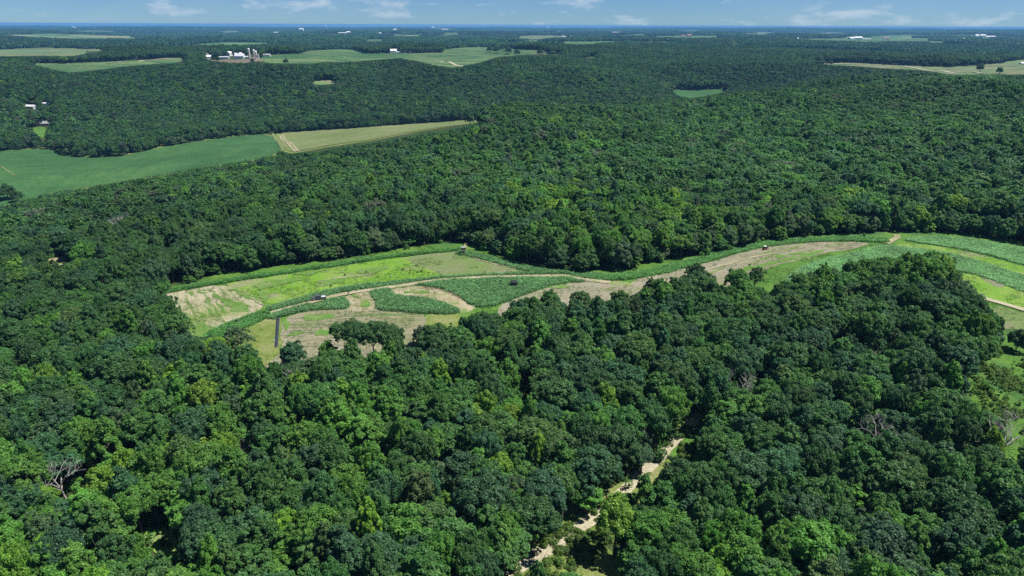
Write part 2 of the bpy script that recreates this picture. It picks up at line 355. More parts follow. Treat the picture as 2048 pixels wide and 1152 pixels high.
# visible open ground of the photograph, as outlines seen from the camera (trees keep out of these)
V_CLEAR = [(322,584),(340,576),(400,562),(440,554),(470,548),(520,545),(560,537),(620,530),(700,518),(800,504),(880,494),(930,488),(950,496),(1000,516),(1050,531),(1110,545),(1180,550),(1250,546),(1310,531),(1350,521),(1420,513),(1500,497),(1560,485),(1620,477),(1700,472),(1780,470),(1900,470),(1980,480),(2250,530),(2250,700),(2120,640),(2010,640),(1985,618),(1965,600),(1950,580),(1926,556),(1918,530),(1900,508),(1850,500),(1810,505),(1790,515),(1765,515),(1725,520),(1700,520),(1680,515),(1640,520),(1625,525),(1615,545),(1560,547),(1550,562),(1540,580),(1524,570),(1522,545),(1512,530),(1500,536),(1490,546),(1475,538),(1462,547),(1450,560),(1430,553),(1405,546),(1385,538),(1370,552),(1352,553),(1330,558),(1306,551),(1290,562),(1262,568),(1245,566),(1225,575),(1218,590),(1205,600),(1190,592),(1165,580),(1150,585),(1135,605),(1120,600),(1110,580),(1085,580),(1080,595),(1060,590),(1040,593),(1030,600),(1020,615),(1000,612),(985,620),(950,620),(925,632),(900,635),(880,648),(860,652),(850,645),(835,652),(830,690),(815,690),(812,670),(800,645),(770,640),(760,650),(745,645),(720,635),(705,648),(690,665),(660,670),(645,690),(638,710),(630,713),(615,708),(608,690),(600,682),(590,682),(575,682),(562,692),(560,715),(545,722),(530,735),(522,720),(515,700),(510,680),(500,660),(490,655),(478,645),(460,645),(445,655),(440,670),(425,665),(412,668),(400,660),(385,655),(370,640),(355,620),(345,600)]
V_CLEAR = [(a, b-(5 if i < 31 else 0)) for i, (a, b) in enumerate(V_CLEAR)]
V_LIST = [V_CLEAR,
 [(1985,702),(2200,690),(2200,870),(2030,850),(1975,815),(1950,765)],
 [(1362,845),(1380,828),(1402,830),(1398,855),(1385,880),(1402,915),(1385,930),(1350,908),(1335,902),(1347,878)],
 [(1293,928),(1313,912),(1328,918),(1312,938),(1297,940)], [(1218,985),(1250,962),(1275,956),(1272,985),(1246,1008)],
 [(1160,1046),(1197,1030),(1214,1014),(1211,1030),(1165,1062)], [(1140,1012),(1160,1010),(1150,1045),(1152,1075),(1135,1100),(1115,1098),(1135,1060)],
 [(1130,1112),(1160,1115),(1230,1132),(1235,1160),(1130,1160)], [(1035,1124),(1075,1104),(1112,1088),(1132,1100),(1062,1130),(1040,1138)],
 [(92,519),(138,510),(143,522),(120,528),(95,527)], [(332,480),(340,490),(332,497),(323,489)],
 [(1040,752),(1052,756),(1048,800),(1040,790)], [(1680,658),(1700,655),(1702,664),(1684,668)],[(1516,745),(1532,742),(1530,755),(1515,758)],[(285,1062),(300,1070),(335,1075),(342,1110),(318,1100),(300,1080)],
]
F1 = [(-40,305),(60,298),(118,300),(125,312),(200,316),(250,312),(330,293),(400,282),(470,273),(545,267),(568,300),(540,312),(505,320),(450,328),(400,336),(330,350),(250,362),(200,371),(140,381),(100,387),(40,402),(-40,425)]
F2 = [(548,268),(620,262),(700,258),(800,250),(880,245),(950,240),(975,243),(900,258),(830,270),(760,283),(690,293),(640,303),(570,307)]
F3 = [(1345,179),(1400,181),(1458,177),(1440,187),(1385,197),(1355,192)]
FIELDS = [  # name, outline, material, nearest distance tried
 ('bean_field', F1, BEANS, 600), ('hay_field', F2, HAY, 850), ('green_field', F3, BEANS, 1200),
 ('farm_field', [(-30,100),(100,96),(215,99),(150,112),(0,113),(-30,112)], FART, 1500),
 ('farm_field', [(58,127),(130,128),(215,124),(368,115),(370,126),(270,131),(200,140),(150,146),(118,142)], FARG, 1400),
 ('farm_field', [(528,111),(600,108),(620,101),(700,98),(735,108),(885,106),(890,97),(960,94),(1092,102),(1100,110),(1000,113),(960,125),(910,135),(872,131),(800,116),(720,123),(600,128),(532,126)], FARG, 1400),
 ('farm_field', [(1612,126),(1700,126),(1800,131),(1900,135),(1990,128),(2060,117),(2060,150),(1970,149),(1900,151),(1850,141),(1700,133)], FART, 1200),
 ('lawn', [(62,256),(90,254),(92,262),(88,278),(76,272)], GRASS, 800),
 ('far_field', [(625,163),(672,161),(670,169),(630,171)], FART, 1000),
 ('far_field', [(1010,73),(1100,70),(1150,73),(1060,79)], FART, 2600), ('far_field', [(700,80),(760,78),(800,81),(740,84)], FARG, 2600),
 ('far_field', [(1270,72),(1400,71),(1500,73),(1380,76)], FARG, 2600), ('far_field', [(1560,78),(1700,76),(1900,80),(1760,83)], FARG, 2600),
 ('far_field', [(1100,86),(1170,85),(1230,88),(1150,89)], FARG, 2600), ('far_field', [(870,66),(920,65),(940,68),(890,70)], FARG, 2600),
 *[('far_field', [(a_, b_), ((a_+c_)/2, b_-2.0), (c_, b_), ((a_+c_)/2, b_+1.6)], m_, 2300) for a_, b_, c_, m_ in ((540,72,600,FARG),(1000,82,1045,FARG),(1185,75,1290,FARG),(1480,67,1560,FART),(1800,85,1990,FARG),(1990,96,2070,FARG),(820,93,872,FARG),(1150,115,1212,FART),(1085,109,1135,FARG),(60,89,120,FARG),(240,86,300,FART),(935,71,985,FART),(330,74,380,FARG),(1330,62,1420,FARG),(1620,66,1700,FART))],
 ('far_field', [(420,63),(470,61),(500,64),(450,66)], FART, 2600), ('far_field', [(130,62),(200,60),(240,63),(170,65)], FARG, 2600)]
for nm, P, mat, dm in FIELDS:
    D = {'bean_field': 14, 'hay_field': 14, 'green_field': 15, 'lawn': 8}.get(nm, 30)
    Pv = [(x, y) for x, y in P]
    V_LIST.append(Pv)
    Wp = W_of(P, dm, 1); c = Wp.mean(0); 
    sheet(nm, c+(Wp-c)*(1.03 if nm not in ('bean_field', 'hay_field') else 1.0), mat, (.6 if nm == 'hay_field' else .35) if D < 20 else 1.0, D)

for nm, P in (('bean_field', F1), ('hay_field', F2)):
    Wp = W_of(P, 600 if nm == 'bean_field' else 850, 1); t_ = np.roll(Wp, -1, 0)-np.roll(Wp, 1, 0); t_ /= np.linalg.norm(t_, axis=1)[:, None]+1e-9; n_ = np.stack([t_[:, 1], -t_[:, 0]], 1)
    ar = .5*np.sum(Wp[:, 0]*np.roll(Wp[:, 1], -1)-np.roll(Wp[:, 0], -1)*Wp[:, 1]); sheet('field_margin', Wp+n_*(9 if ar > 0 else -9), OLIVE, .12, 14)
sheet('field_track', band([(546,268),(556,285),(566,303)], 3.5, 850), HAY, .9, 4); sheet('field_track', band([(560,272),(575,288),(592,306)], 3, 850), SOIL_C, .9, 4); sheet('field_track', band([(566,271),(580,286),(598,304)], 2.5, 850), SOIL_C, .9, 4)
sheet('field_track', band([(-20,338),(0,332),(12,340),(30,352)], 2.0, 600), HAY, .7, 5)
# clearing base and its patches
BASE = [(250,592),(322,580),(400,556),(440,548),(520,538),(620,523),(700,511),(800,497),(880,487),(930,481),(960,488),(1000,508),(1050,523),(1110,538),(1180,543),(1250,538),(1310,523),(1420,505),(1500,488),(1560,478),(1620,470),(1780,462),(1900,462),(1980,472),(2060,485),(2250,530),(2300,1000),(2060,960),(1940,890),(1920,770),(1900,660),(1780,600),(1600,610),(1450,640),(1250,660),(1000,690),(860,730),(700,790),(540,800),(420,760),(330,700),(270,640)]
sheet('meadow', W_of(BASE, 60, 1), GRASS, .14, 3.5)
patches = [
 ('stubble_field', [(322,587),(380,579),(440,571),(470,575),(500,588),(535,610),(505,630),(470,645),(430,662),(400,690),(340,690),(310,620)], SOIL_A),
 ('lime_meadow', [(445,570),(480,563),(600,545),(700,530),(790,515),(880,510),(900,520),(900,540),(895,552),(850,556),(780,563),(720,572),(640,590),(560,606),(535,611),(500,588)], LIME),
 ('upper_field', [(800,517),(900,500),(930,508),(980,522),(1040,538),(1080,547),(1000,550),(930,553),(890,554),(870,545),(840,532)], UPPER),
 ('lower_field', [(562,637),(640,617),(740,617),(800,620),(840,627),(856,640),(850,660),(840,740),(790,790),(600,800),(520,760),(530,722),(558,705),(564,680)], SOIL_B),
 ('olive_meadow', [(470,665),(510,648),(545,632),(562,636),(564,680),(558,708),(530,735),(510,770),(440,740),(450,690)], OLIVE),
 ('olive_meadow', [(853,626),(912,624),(930,640),(900,680),(850,680),(848,655)], OLIVE),
 ('bare_lobe', [(683,596),(740,582),(756,590),(760,604),(755,622),(690,622),(690,605)], SOIL_C),
 ('bare_curve', [(772,576),(800,573),(850,571),(880,576),(905,587),(932,604),(955,616),(930,628),(905,622),(880,606),(850,598),(800,593),(785,592)], SOIL_C),
 ('corner_field', [(1000,612),(1030,596),(1080,578),(1110,568),(1180,562),(1225,566),(1258,572),(1300,600),(1200,650),(1050,670),(990,640)], SOIL_D),
 ('long_field', [(1262,560),(1330,546),(1400,531),(1450,516),(1500,501),(1530,494),(1600,487),(1680,482),(1752,488),(1700,500),(1650,506),(1600,520),(1540,536),(1500,545),(1450,590),(1290,620),(1250,590)], SOIL_D),
 ('lime_strip', [(1790,487),(1850,490),(1950,507),(2060,538),(2250,590),(2250,610),(2060,556),(1940,516),(1850,500),(1800,495)], LIME),
 ('lime_strip', [(1150,545),(1180,553),(1240,562),(1262,568),(1262,577),(1225,570),(1160,560),(1120,552)], LIME),
 ('roadside_grass', [(1920,548),(1960,552),(2060,592),(2200,650),(2200,680),(2060,620),(1965,596),(1930,575)], LIME),
 ('bare_patch', [(1955,553),(1990,562),(2012,571),(2000,577),(1975,567)], UPPER),
 ('grey_weeds', [(1975,607),(2060,630),(2150,660),(2150,690),(2040,660),(2000,660)], UPPER)]
patches += [('weed_streak', P, WEEDY) for P in (
  [(409,576),(422,580),(452,597),(508,619),(482,629),(456,613),(436,597),(420,585)], [(450,576),(480,584),(530,603),(522,610),(490,598),(462,585)],
  [(383,614),(392,622),(412,642),(426,656),(414,662),(400,645)], [(407,606),(414,612),(436,633),(430,635),(418,624)], [(428,602),(436,606),(458,628),(452,630),(440,618)],
  [(372,586),(382,585),(386,592),(378,592)], [(392,582),(402,580),(414,588),(406,590)], [(360,645),(400,650),(440,655),(400,690),(350,680)],
  [(606,634),(640,628),(678,631),(652,638),(614,641)], [(640,651),(700,643),(742,644),(690,653)], [(622,668),(655,660),(690,655),(662,671),(630,674)], [(574,668),(605,664),(592,677)], [(566,640),(578,637),(578,655),(568,668)],
  [(690,655),(730,650),(760,655),(720,662)], [(1450,546),(1530,529),(1600,510),(1655,500),(1640,507),(1540,534),(1470,549)], [(1545,513),(1600,504),(1640,499),(1600,509),(1555,518)], [(712,606),(735,602),(745,612),(725,618)], [(700,590),(720,592),(712,600)],
  [(800,583),(840,580),(860,588),(820,588)], [(1080,575),(1120,571),(1150,574),(1110,580)])]
patches += [('wheel_track', P, SOIL_C) for P in ([(500,594),(530,611),(529,613),(498,596)], [(620,566),(700,553),(780,548),(700,555)], [(1300,563),(1400,543),(1500,515),(1600,498),(1500,518),(1400,546)], [(570,690),(700,668),(820,655),(700,671)], [(925,512),(985,527),(1050,543),(985,530)])]
patches += [('dry_streak', P, WEEDY) for P in ([(505,572),(560,560),(600,556),(610,562),(560,572),(520,582)], [(620,568),(680,556),(700,560),(650,575)], [(700,545),(760,532),(790,536),(740,550)], [(585,548),(650,538),(660,542),(600,553)], [(520,575),(540,600),(535,606),(515,590)])]
for k, (nm, P, mat) in enumerate(patches): sheet(nm, W_of(P, 60, 1), mat, .20+.0055*k, 1.4 if 'streak' in nm else 3.0, wob=1.7 if 'streak' in nm else .9)
PATH = [(535,632),(560,623),(600,612),(640,600),(690,589),(740,581),(800,573),(880,561),(960,556),(1050,554),(1125,552),(1165,560),(1220,566)]
sheet('crop_path', band(PATH, 3.8), SOIL_C, .50, 1.6, wob=.3)
sheet('gravel_road', band([(1925,583),(1965,598),(2010,610),(2050,622),(2150,650),(2300,700)], 3.0), TRACK, .52, 1.6, wob=.15)
sheet('foot_path', band([(915,507),(925,500),(933,492),(930,486)], 2.2), SOIL_C, .49, 1.6, wob=.3)
sheet('foot_path', band([(1772,488),(1782,482),(1795,477),(1792,470)], 3.0), SOIL_C, .49, 1.6, wob=.3)
RD = [(1420,800),(1395,832),(1380,850),(1345,885),(1310,925),(1270,960),(1243,993),(1200,1030),(1150,1062),(1110,1090),(1050,1128),(960,1190),(880,1260)]
sheet('forest_road', band(RD, 3.5), TRACK, .38, 1.6, wob=.3)
sheet('verge', band(RD, 17), OLIVE, .22, 3.0, wob=1.2)
sheet('verge', W_of([(1345,870),(1400,860),(1420,930),(1390,960),(1340,930)], 60, 1), GRASS, .30, 3.0, wob=1)
sheet('verge', W_of([(1090,1080),(1250,1100),(1300,1200),(1080,1250),(1060,1150)], 60, 1), OLIVE, .27, 3.0, wob=1)
for P in ([(85,514),(140,506),(150,526),(120,534),(85,532)], [(328,474),(346,488),(334,503),(316,492)], [(1035,745),(1060,750),(1055,815),(1030,800)], [(1670,650),(1710,648),(1712,672),(1675,676)], [(1508,738),(1540,735),(1538,762),(1508,766)], [(275,1055),(350,1060),(360,1120),(300,1110)]):
    low = P[0][1] > 1000 or P[0][1] == 745; sheet('grassy_gap' if low else 'sandy_patch', W_of(P, 60, 1), LIME if low else SOIL_C, .3, 3.0, wob=.6)

# ------------------------------------------------------------------ tree prototypes
def leaf_cloud(C, RC, outward, nleaf, size, r, cover=-.25):
    """leaf cards on the shells of many clumps"""
    n = len(C); P = []
    k = np.repeat(np.arange(n), nleaf); m = len(k)
    d = r.normal(size=(m, 3)); d /= np.linalg.norm(d, axis=1)[:, None]
    o = outward[k]; dot = (d*o).sum(1); flip = dot < cover; d[flip] = d[flip]-2*dot[flip][:, None]*o[flip]
    rad = RC[k]*r.uniform(.62, 1.08, m); P = C[k]+d*rad[:, None]
    nrm = d*.9+np.array([0, 0, .35])+r.normal(size=(m, 3))*.42; nrm /= np.linalg.norm(nrm, axis=1)[:, None]
    a = np.cross(nrm, r.normal(size=(m, 3))); a /= np.linalg.norm(a, axis=1)[:, None]; b = np.cross(nrm, a)
    s = size*r.uniform(.6, 1.35, m)[:, None]
    V = np.stack([P+a*s, P+b*s*.62, P-a*s*.9, P-b*s*.62], 1)
    V[:, 0] -= nrm*s*.25; V[:, 2] -= nrm*s*.25
    sh = (r.uniform(.78, 1.22, n)[k]*r.uniform(.8, 1.2, m))
    F = np.arange(m*4).reshape(m, 4)
    return V.reshape(-1, 3), F, np.repeat(sh, 4)
KINDS = {  # crown radius, crown height, base of crown, clumps, clump radius, leaf cover, taper
 'oak':    (5.4, 8.5, 7.0, 110, .19, 0, 0.0), 'oak_b': (6.0, 8.0, 7.5, 130, .17, 0, 0.0), 'oak_c': (4.8, 9.0, 6.5, 96, .20, 0, .15),
 'maple':  (4.4, 11., 5.0, 100, .20, 0, .45), 'maple_b': (3.9, 12., 4.5, 92, .21, 0, .6), 'maple_c': (4.8, 10., 5.5, 112, .185, 0, .3),
 'poplar': (3.6, 13., 5.0, 90, .20, 0, .35), 'bushy': (4.4, 10.5, .6, 110, .20, 0, .3), 'loose': (5.0, 12., 4.0, 70, .15, 0, .25)}
def crown_geo(kind, seed, nleaf, size, clump_mul=1.0, rcmul=1.0):
    R, H, zb, nc, rc, _, tp = KINDS[kind]; r = np.random.default_rng(seed); nc = int(nc*clump_mul)
    i = np.arange(nc)+.5; zz = 1-1.32*i/nc; ph = i*2.39996+r.uniform(0, 6)
    s = np.sqrt(np.clip(1-zz*zz, 0, 1)); u = np.stack([s*np.cos(ph), s*np.sin(ph), zz], 1)+r.normal(size=(nc, 3))*.12
    u /= np.linalg.norm(u, axis=1)[:, None]
    lob = 1+.17*np.sin(ph*2+r.uniform(0, 6))*s+.12*np.sin(ph*3+r.uniform(0, 6))*s
    rad = r.uniform(.60, .96, nc)*lob*(1+.16*np.sin(7*u[:, 0]+r.uniform(0, 6))*np.sin(7*u[:, 1]+r.uniform(0, 6)))
    if kind == 'loose': rad *= r.uniform(.75, 1.15, nc)
    C = u*rad[:, None]; C[:, :2] *= (1-tp*np.clip((C[:, 2]+.2), 0, 1)[:, None]*.75)
    C = C*np.array([R, R, H/2/.8*.8])+np.array([0, 0, zb+H/2])
    C[:, :2] += r.normal(size=(nc, 2))*.25
    RC = R*rc*r.uniform(.75, 1.25, nc)*rcmul
    up = u+np.array([0, 0, .45]); up /= np.linalg.norm(up, axis=1)[:, None]
    return leaf_cloud(C, RC, up, nleaf, size, r), C
def trunk_geo(kind, seed, C, sides=6, limbs=9):
    R, H, zb, *_ = KINDS[kind]; r = random.Random(seed); m = MB(); top = zb+H*.55; lean = (r.uniform(-.4, .4), r.uniform(-.4, .4))
    a = Vector((0, 0, -.6)); b = Vector((lean[0]*.5, lean[1]*.5, zb*.8)); c = Vector((lean[0], lean[1], top))
    m.tube(a, b, .34, .25, sides); m.tube(b, c, .25, .1, sides)
    for k in r.sample(range(len(C)), min(limbs, len(C))):
        t = r.uniform(.1, .75); s = b.lerp(c, t); e = Vector(C[k]); m.tube(s, s.lerp(e, .9), .12, .04, 4)
    return m
def lod(kind, seed, nleaf, size, cm=1, rm=1, limbs=9, trunk=True):
    (V, F, S), C = crown_geo(kind, seed, nleaf, size, cm, rm); t = trunk_geo(kind, seed, C, 6 if limbs > 6 else 4, limbs)
    return V, F, S, t
def joined(name, V, F, S, t):
    tv = np.array(t.v); n = len(V); allF = [f for f in F.tolist()]+[[i+n for i in f] for f in t.f]
    # keep to quads for speed: split the caps
    quads = []; mi = []
    for f in t.f:
        if len(f) == 4: quads.append([i+n for i in f]); mi.append(1)
    F2 = np.concatenate([F, np.array(quads)]); MI = np.concatenate([np.zeros(len(F)), np.ones(len(quads))])
    return mesh_from(name, np.concatenate([V, tv]), F2, [LEAF, BARK], np.concatenate([S, np.ones(len(tv))]), MI)
SEQ = [('oak', 1), ('oak', 2), ('oak_b', 3), ('oak_b', 4), ('oak_c', 5), ('oak_c', 6), ('maple', 7), ('maple', 8), ('maple_b', 9), ('maple_c', 10), ('maple_c', 11), ('poplar', 12), ('loose', 13), ('loose', 14), ('bushy', 15), ('bushy', 16)]
NEAR = []          # (crown mesh, trunk mesh, joined mesh)
for kd, sd in SEQ:
    nl = 72 if kd != 'loose' else 52
    V, F, S, t = lod(kd, sd, nl, .31); NEAR.append((mesh_from('crown', V, F, [LEAF], S), t.mesh('trunk', BARK), joined('tree_near', V, F, S, t)))
MID = [joined('tree_mid', *lod(kd, sd+50, 22, .60, .8, 1.1, 4)) for kd, sd in SEQ]
FARM = [joined('tree_far', *lod(kd, sd+90, 12, 1.05, .42, 1.4, 1)) for kd, sd in SEQ]
def dead_tree_mb(seed, h=15):
    r = random.Random(seed); m = MB()
    def br(p, d, l, rad, dep):
        q = p+d*l; m.tube(p, q, rad, rad*.6, 5 if dep < 2 else 3)
        if dep >= 5: return
        for _ in range(r.choice((2, 3)) if dep else 5):
            e = Vector((r.gauss(0, 1), r.gauss(0, 1), r.gauss(.35, .6))).normalized(); nd = (d*.75+e*.75).normalized()
            br(p.lerp(q, r.uniform(.55, 1)), nd, l*r.uniform(.6, .8), rad*.58, dep+1)
    br(Vector((0, 0, -.5)), Vector((r.uniform(-.1, .1), r.uniform(-.1, .1), 1)).normalized(), h*.38, .3, 0); return m
DEADM = [dead_tree_mb(s) for s in (1, 2, 3)]
def shrub_geo(seed, nleaf, size):
    r = np.random.default_rng(seed); n = 9
    C = np.stack([r.normal(0, .8, n), r.normal(0, .8, n), r.uniform(.5, 1.9, n)], 1); RC = r.uniform(.5, .9, n)
    u = C-np.array([0, 0, .4]); u /= np.linalg.norm(u, axis=1)[:, None]
    return leaf_cloud(C, RC, u, nleaf, size, r)
SHRUB = [mesh_from('shrub', *shrub_geo(s, 45, .24)[:2], [LEAF], shrub_geo(s, 45, .24)[2]) for s in (1, 2, 3)]
def tuft_mesh(seed, n, h, rad, wd):
    r = np.random.default_rng(seed); P = np.column_stack([r.normal(0, rad*.5, n), r.normal(0, rad*.5, n), r.uniform(0, h*.75, n)])
    d = np.column_stack([r.normal(0, .6, n), r.normal(0, .6, n), r.uniform(-.1, .6, n)]); d /= np.linalg.norm(d, axis=1)[:, None]
    a = np.cross(d, r.normal(size=(n, 3))); a /= np.linalg.norm(a, axis=1)[:, None]; l = r.uniform(.3, .6, n)[:, None]*h
    V = np.stack([P-a*wd, P+a*wd, P+d*l+a*wd*.5, P+d*l-a*wd*.5], 1); V[..., 2] = np.clip(V[..., 2], -.05, h*1.05)
    return mesh_from('crop_plant', V.reshape(-1, 3), np.arange(n*4).reshape(n, 4), [LEAF], np.repeat(r.uniform(.75, 1.25, n), 4))
TUFT = [tuft_mesh(s, 60, 1.7, 1.0, .13) for s in (1, 2, 3)]
WEED = [tuft_mesh(s+7, 26, .6, 1.0, .09) for s in (1, 2, 3)]
def patch_mesh(seed):
    """a unit stand of far trees: many low crowns joined (1 unit wide)"""
    r = np.random.default_rng(seed); V = []; F = []; S = []; k = 0
    for i in range(7):
        for j in range(7):
            if r.random() < .06: continue
            c = np.array([(i+r.uniform(.1, .9))/7-.5, (j+r.uniform(.1, .9))/7-.5, 0]); rr = r.uniform(.07, .12); h = r.uniform(.55, 1.0); s = r.uniform(.7, 1.3)
            n = 14; d = r.normal(size=(n, 3)); d[:, 2] = np.abs(d[:, 2]); d /= np.linalg.norm(d, axis=1)[:, None]
            P = c+d*np.array([rr, rr, .45])+np.array([0, 0, h-.45]); nr = d+r.normal(size=(n, 3))*.5; nr /= np.linalg.norm(nr, axis=1)[:, None]
            a = np.cross(nr, r.normal(size=(n, 3))); a /= np.linalg.norm(a, axis=1)[:, None]; b = np.cross(nr, a); z = np.array([.055, .055, .22])
            V.append(np.stack([P+a*z, P+b*z, P-a*z, P-b*z], 1).reshape(-1, 3)); S.append(np.repeat(s*r.uniform(.85, 1.15, n), 4))
    V = np.concatenate(V); return mesh_from('stand', V, np.arange(len(V)).reshape(-1, 4), [LEAF], np.concatenate(S))
PATCH = [patch_mesh(s) for s in range(5)]

# ------------------------------------------------------------------ instancing (geometry nodes) for what nobody could count
def scatter(name, meshes, P, idx, rot, scl, col, label=None, parts=None):
    pc = bpy.data.collections.new(name+'_sources')
    for k, m in enumerate(meshes):
        pc.objects.link(bpy.data.objects.new('%s_source_%02d' % (name, k), m))
    me = bpy.data.meshes.new(name); n = len(P); me.vertices.add(n); me.vertices.foreach_set('co', np.asarray(P, np.float32).ravel())
    for nm, ty, key, arr in (('pick', 'INT', 'value', idx), ('turn', 'FLOAT_VECTOR', 'vector', rot), ('size', 'FLOAT_VECTOR', 'vector', scl), ('leaf_color', 'FLOAT_VECTOR', 'vector', col)):
        a = me.attributes.new(nm, ty, 'POINT'); a.data.foreach_set(key, np.asarray(arr, np.int32 if ty == 'INT' else np.float32).ravel())
    o = add(name, me); g = bpy.data.node_groups.new(name, 'GeometryNodeTree')
    g.interface.new_socket('Geometry', in_out='INPUT', socket_type='NodeSocketGeometry'); g.interface.new_socket('Geometry', in_out='OUTPUT', socket_type='NodeSocketGeometry')
    N, L = g.nodes, g.links; gi = N.new('NodeGroupInput'); go = N.new('NodeGroupOutput'); ip = N.new('GeometryNodeInstanceOnPoints'); mp = N.new('GeometryNodeMeshToPoints')
    ci = N.new('GeometryNodeCollectionInfo'); ci.inputs['Collection'].default_value = pc; ci.inputs['Separate Children'].default_value = True; ci.inputs['Reset Children'].default_value = True
    def at(nm, ty): a = N.new('GeometryNodeInputNamedAttribute'); a.data_type = ty; a.inputs['Name'].default_value = nm; return a.outputs[0]
    L.new(gi.outputs[0], mp.inputs[0]); L.new(mp.outputs[0], ip.inputs['Points']); L.new(ci.outputs[0], ip.inputs['Instance']); ip.inputs['Pick Instance'].default_value = True
    L.new(at('pick', 'INT'), ip.inputs['Instance Index']); L.new(at('turn', 'FLOAT_VECTOR'), ip.inputs['Rotation']); L.new(at('size', 'FLOAT_VECTOR'), ip.inputs['Scale'])
    L.new(ip.outputs[0], go.inputs[0]); md = o.modifiers.new('scatter', 'NODES'); md.node_group = g
    tag(o, label, kind='stuff'); return o

# ------------------------------------------------------------------ forest layout
PAL = {'dark green': (.070, .168, .052), 'blue green': (.066, .162, .070), 'mid green': (.084, .205, .050), 'bright green': (.118, .275, .048), 'yellow green': (.185, .350, .045), 'grey green': (.100, .178, .075), 'olive': (.100, .190, .055), 'greyish': (.120, .165, .095)}
CN = list(PAL); CV = np.array([PAL[k] for k in CN])
CLASS = {'oak': 'oak', 'oak_b': 'oak', 'oak_c': 'oak', 'maple': 'maple', 'maple_b': 'maple', 'maple_c': 'maple', 'poplar': 'poplar', 'loose': 'ash', 'bushy': 'maple'}
KR = np.array([KINDS[k][0] for k, _ in SEQ]); KH = np.array([KINDS[k][1]+KINDS[k][2] for k, _ in SEQ]); KB = np.array([KINDS[k][2] for k, _ in SEQ])
VPTS = []; VFAR = []
for Pv in V_LIST[1:15]+[V_CLEAR]:
    a = np.array(Pv, float); st = 9 if Pv is not V_CLEAR else 14
    for u, v in zip(a, np.roll(a, -1, 0)):
        if Pv is V_CLEAR and max(u[1], v[1]) < 500: continue
        n_ = max(1, int(np.hypot(*(v-u))/st)); VPTS += [tuple(u+(v-u)*q/n_) for q in range(n_)]
    if Pv is not V_CLEAR:
        gx, gy = np.meshgrid(np.arange(a[:, 0].min(), a[:, 0].max(), 10), np.arange(a[:, 1].min(), a[:, 1].max(), 10)); kk = inpoly(gx.ravel(), gy.ravel(), a); VPTS += list(zip(gx.ravel()[kk], gy.ravel()[kk]))
def blocked(x, y, z, s, hs, k):
    """does this tree cover ground the photograph shows, or stand on it?"""
    R = KR[k]*s*.92; H = KH[k]*hs; B = KB[k]*hs; D = np.hypot(x, y); ux, uy = y/D, -x/D; bad = np.zeros(len(x), bool)
    pts = [(0, 0), (0, B*.5), (0, H), (R, (H+B)/2), (-R, (H+B)/2), (R*.75, B+(H-B)*.8), (-R*.75, B+(H-B)*.8), (0, (H+B)/2), (R*.6, B), (-R*.6, B)]
    for lat, up in pts:
        px, py, dp = project(x+ux*lat, y+uy*lat, z+up)
        for P in V_LIST: bad |= inpoly(px, py, P)
    if True:       # crown outlines against points of the ground that shows between the trees
        cx, cy_, _ = project(x, y, z+(H+B)/2); hx = np.abs(project(x+ux*R, y+uy*R, z+(H+B)/2)[0]-cx); hy = np.abs(project(x, y, z+H)[1]-cy_)*.95
        for qx, qy in (VPTS if D.min() < 430 else VFAR): bad |= ((cx-qx)/hx)**2+((cy_-qy)/hy)**2 < 1
    return bad
def pick_col(x, y, px, py, k, r):
    n = len(x); f = fbm(x/55, y/55, 21, 2); g = fbm(x/160+4, y/160, 31, 2); u = r.random(n)+(f-.5)*.7+(g-.5)*.5
    rightband = ((px > 1000) & (py > 380) & (py < 560)).astype(float)*.2+((px > 1250) & (py > 360) & (py < 560)).astype(float)*.16+((px > 980) & (py > 430) & (py < 560)).astype(float)*.10
    leftlow = ((px < 1150) & (py > 780)).astype(float)*.10
    maple = np.isin(k, [6, 7, 8, 9, 10, 11]); u = u+maple*.16+rightband+leftlow-.04
    c = np.select([u < .36, u < .56, u < .92, u < 1.07, u < 1.13], [0, 1, 2, 3, 4], 3); c = np.where((k >= 12) & (r.random(n) < .5), 5, c)
    c = np.where(r.random(n) < .03, 6, c); c = np.where((np.hypot(x, y) > 430) & (c >= 3) & (r.random(n) < .6), 2, c); c = np.where((np.hypot(x, y) > 380) & (r.random(n) < .07*(fbm(x/70, y/70, 171, 2) > .60)+.006), 7, c)
    return c
def layout(d0, d1, sp, r, margin=.0):
    half = math.radians(47); xs = np.arange(-d1*math.sin(half), d1*math.sin(half), sp); ys = np.arange(0, d1, sp)
    X, Y = np.meshgrid(xs, ys); X = X+r.uniform(-.42, .42, X.shape)*sp; Y = Y+r.uniform(-.42, .42, Y.shape)*sp
    X[::2] += sp/2; x = X.ravel(); y = Y.ravel(); D = np.hypot(x, y); a = np.abs(np.arctan2(x, y)); m = (D >= d0) & (D < d1) & (a < half)
    return x[m], y[m]
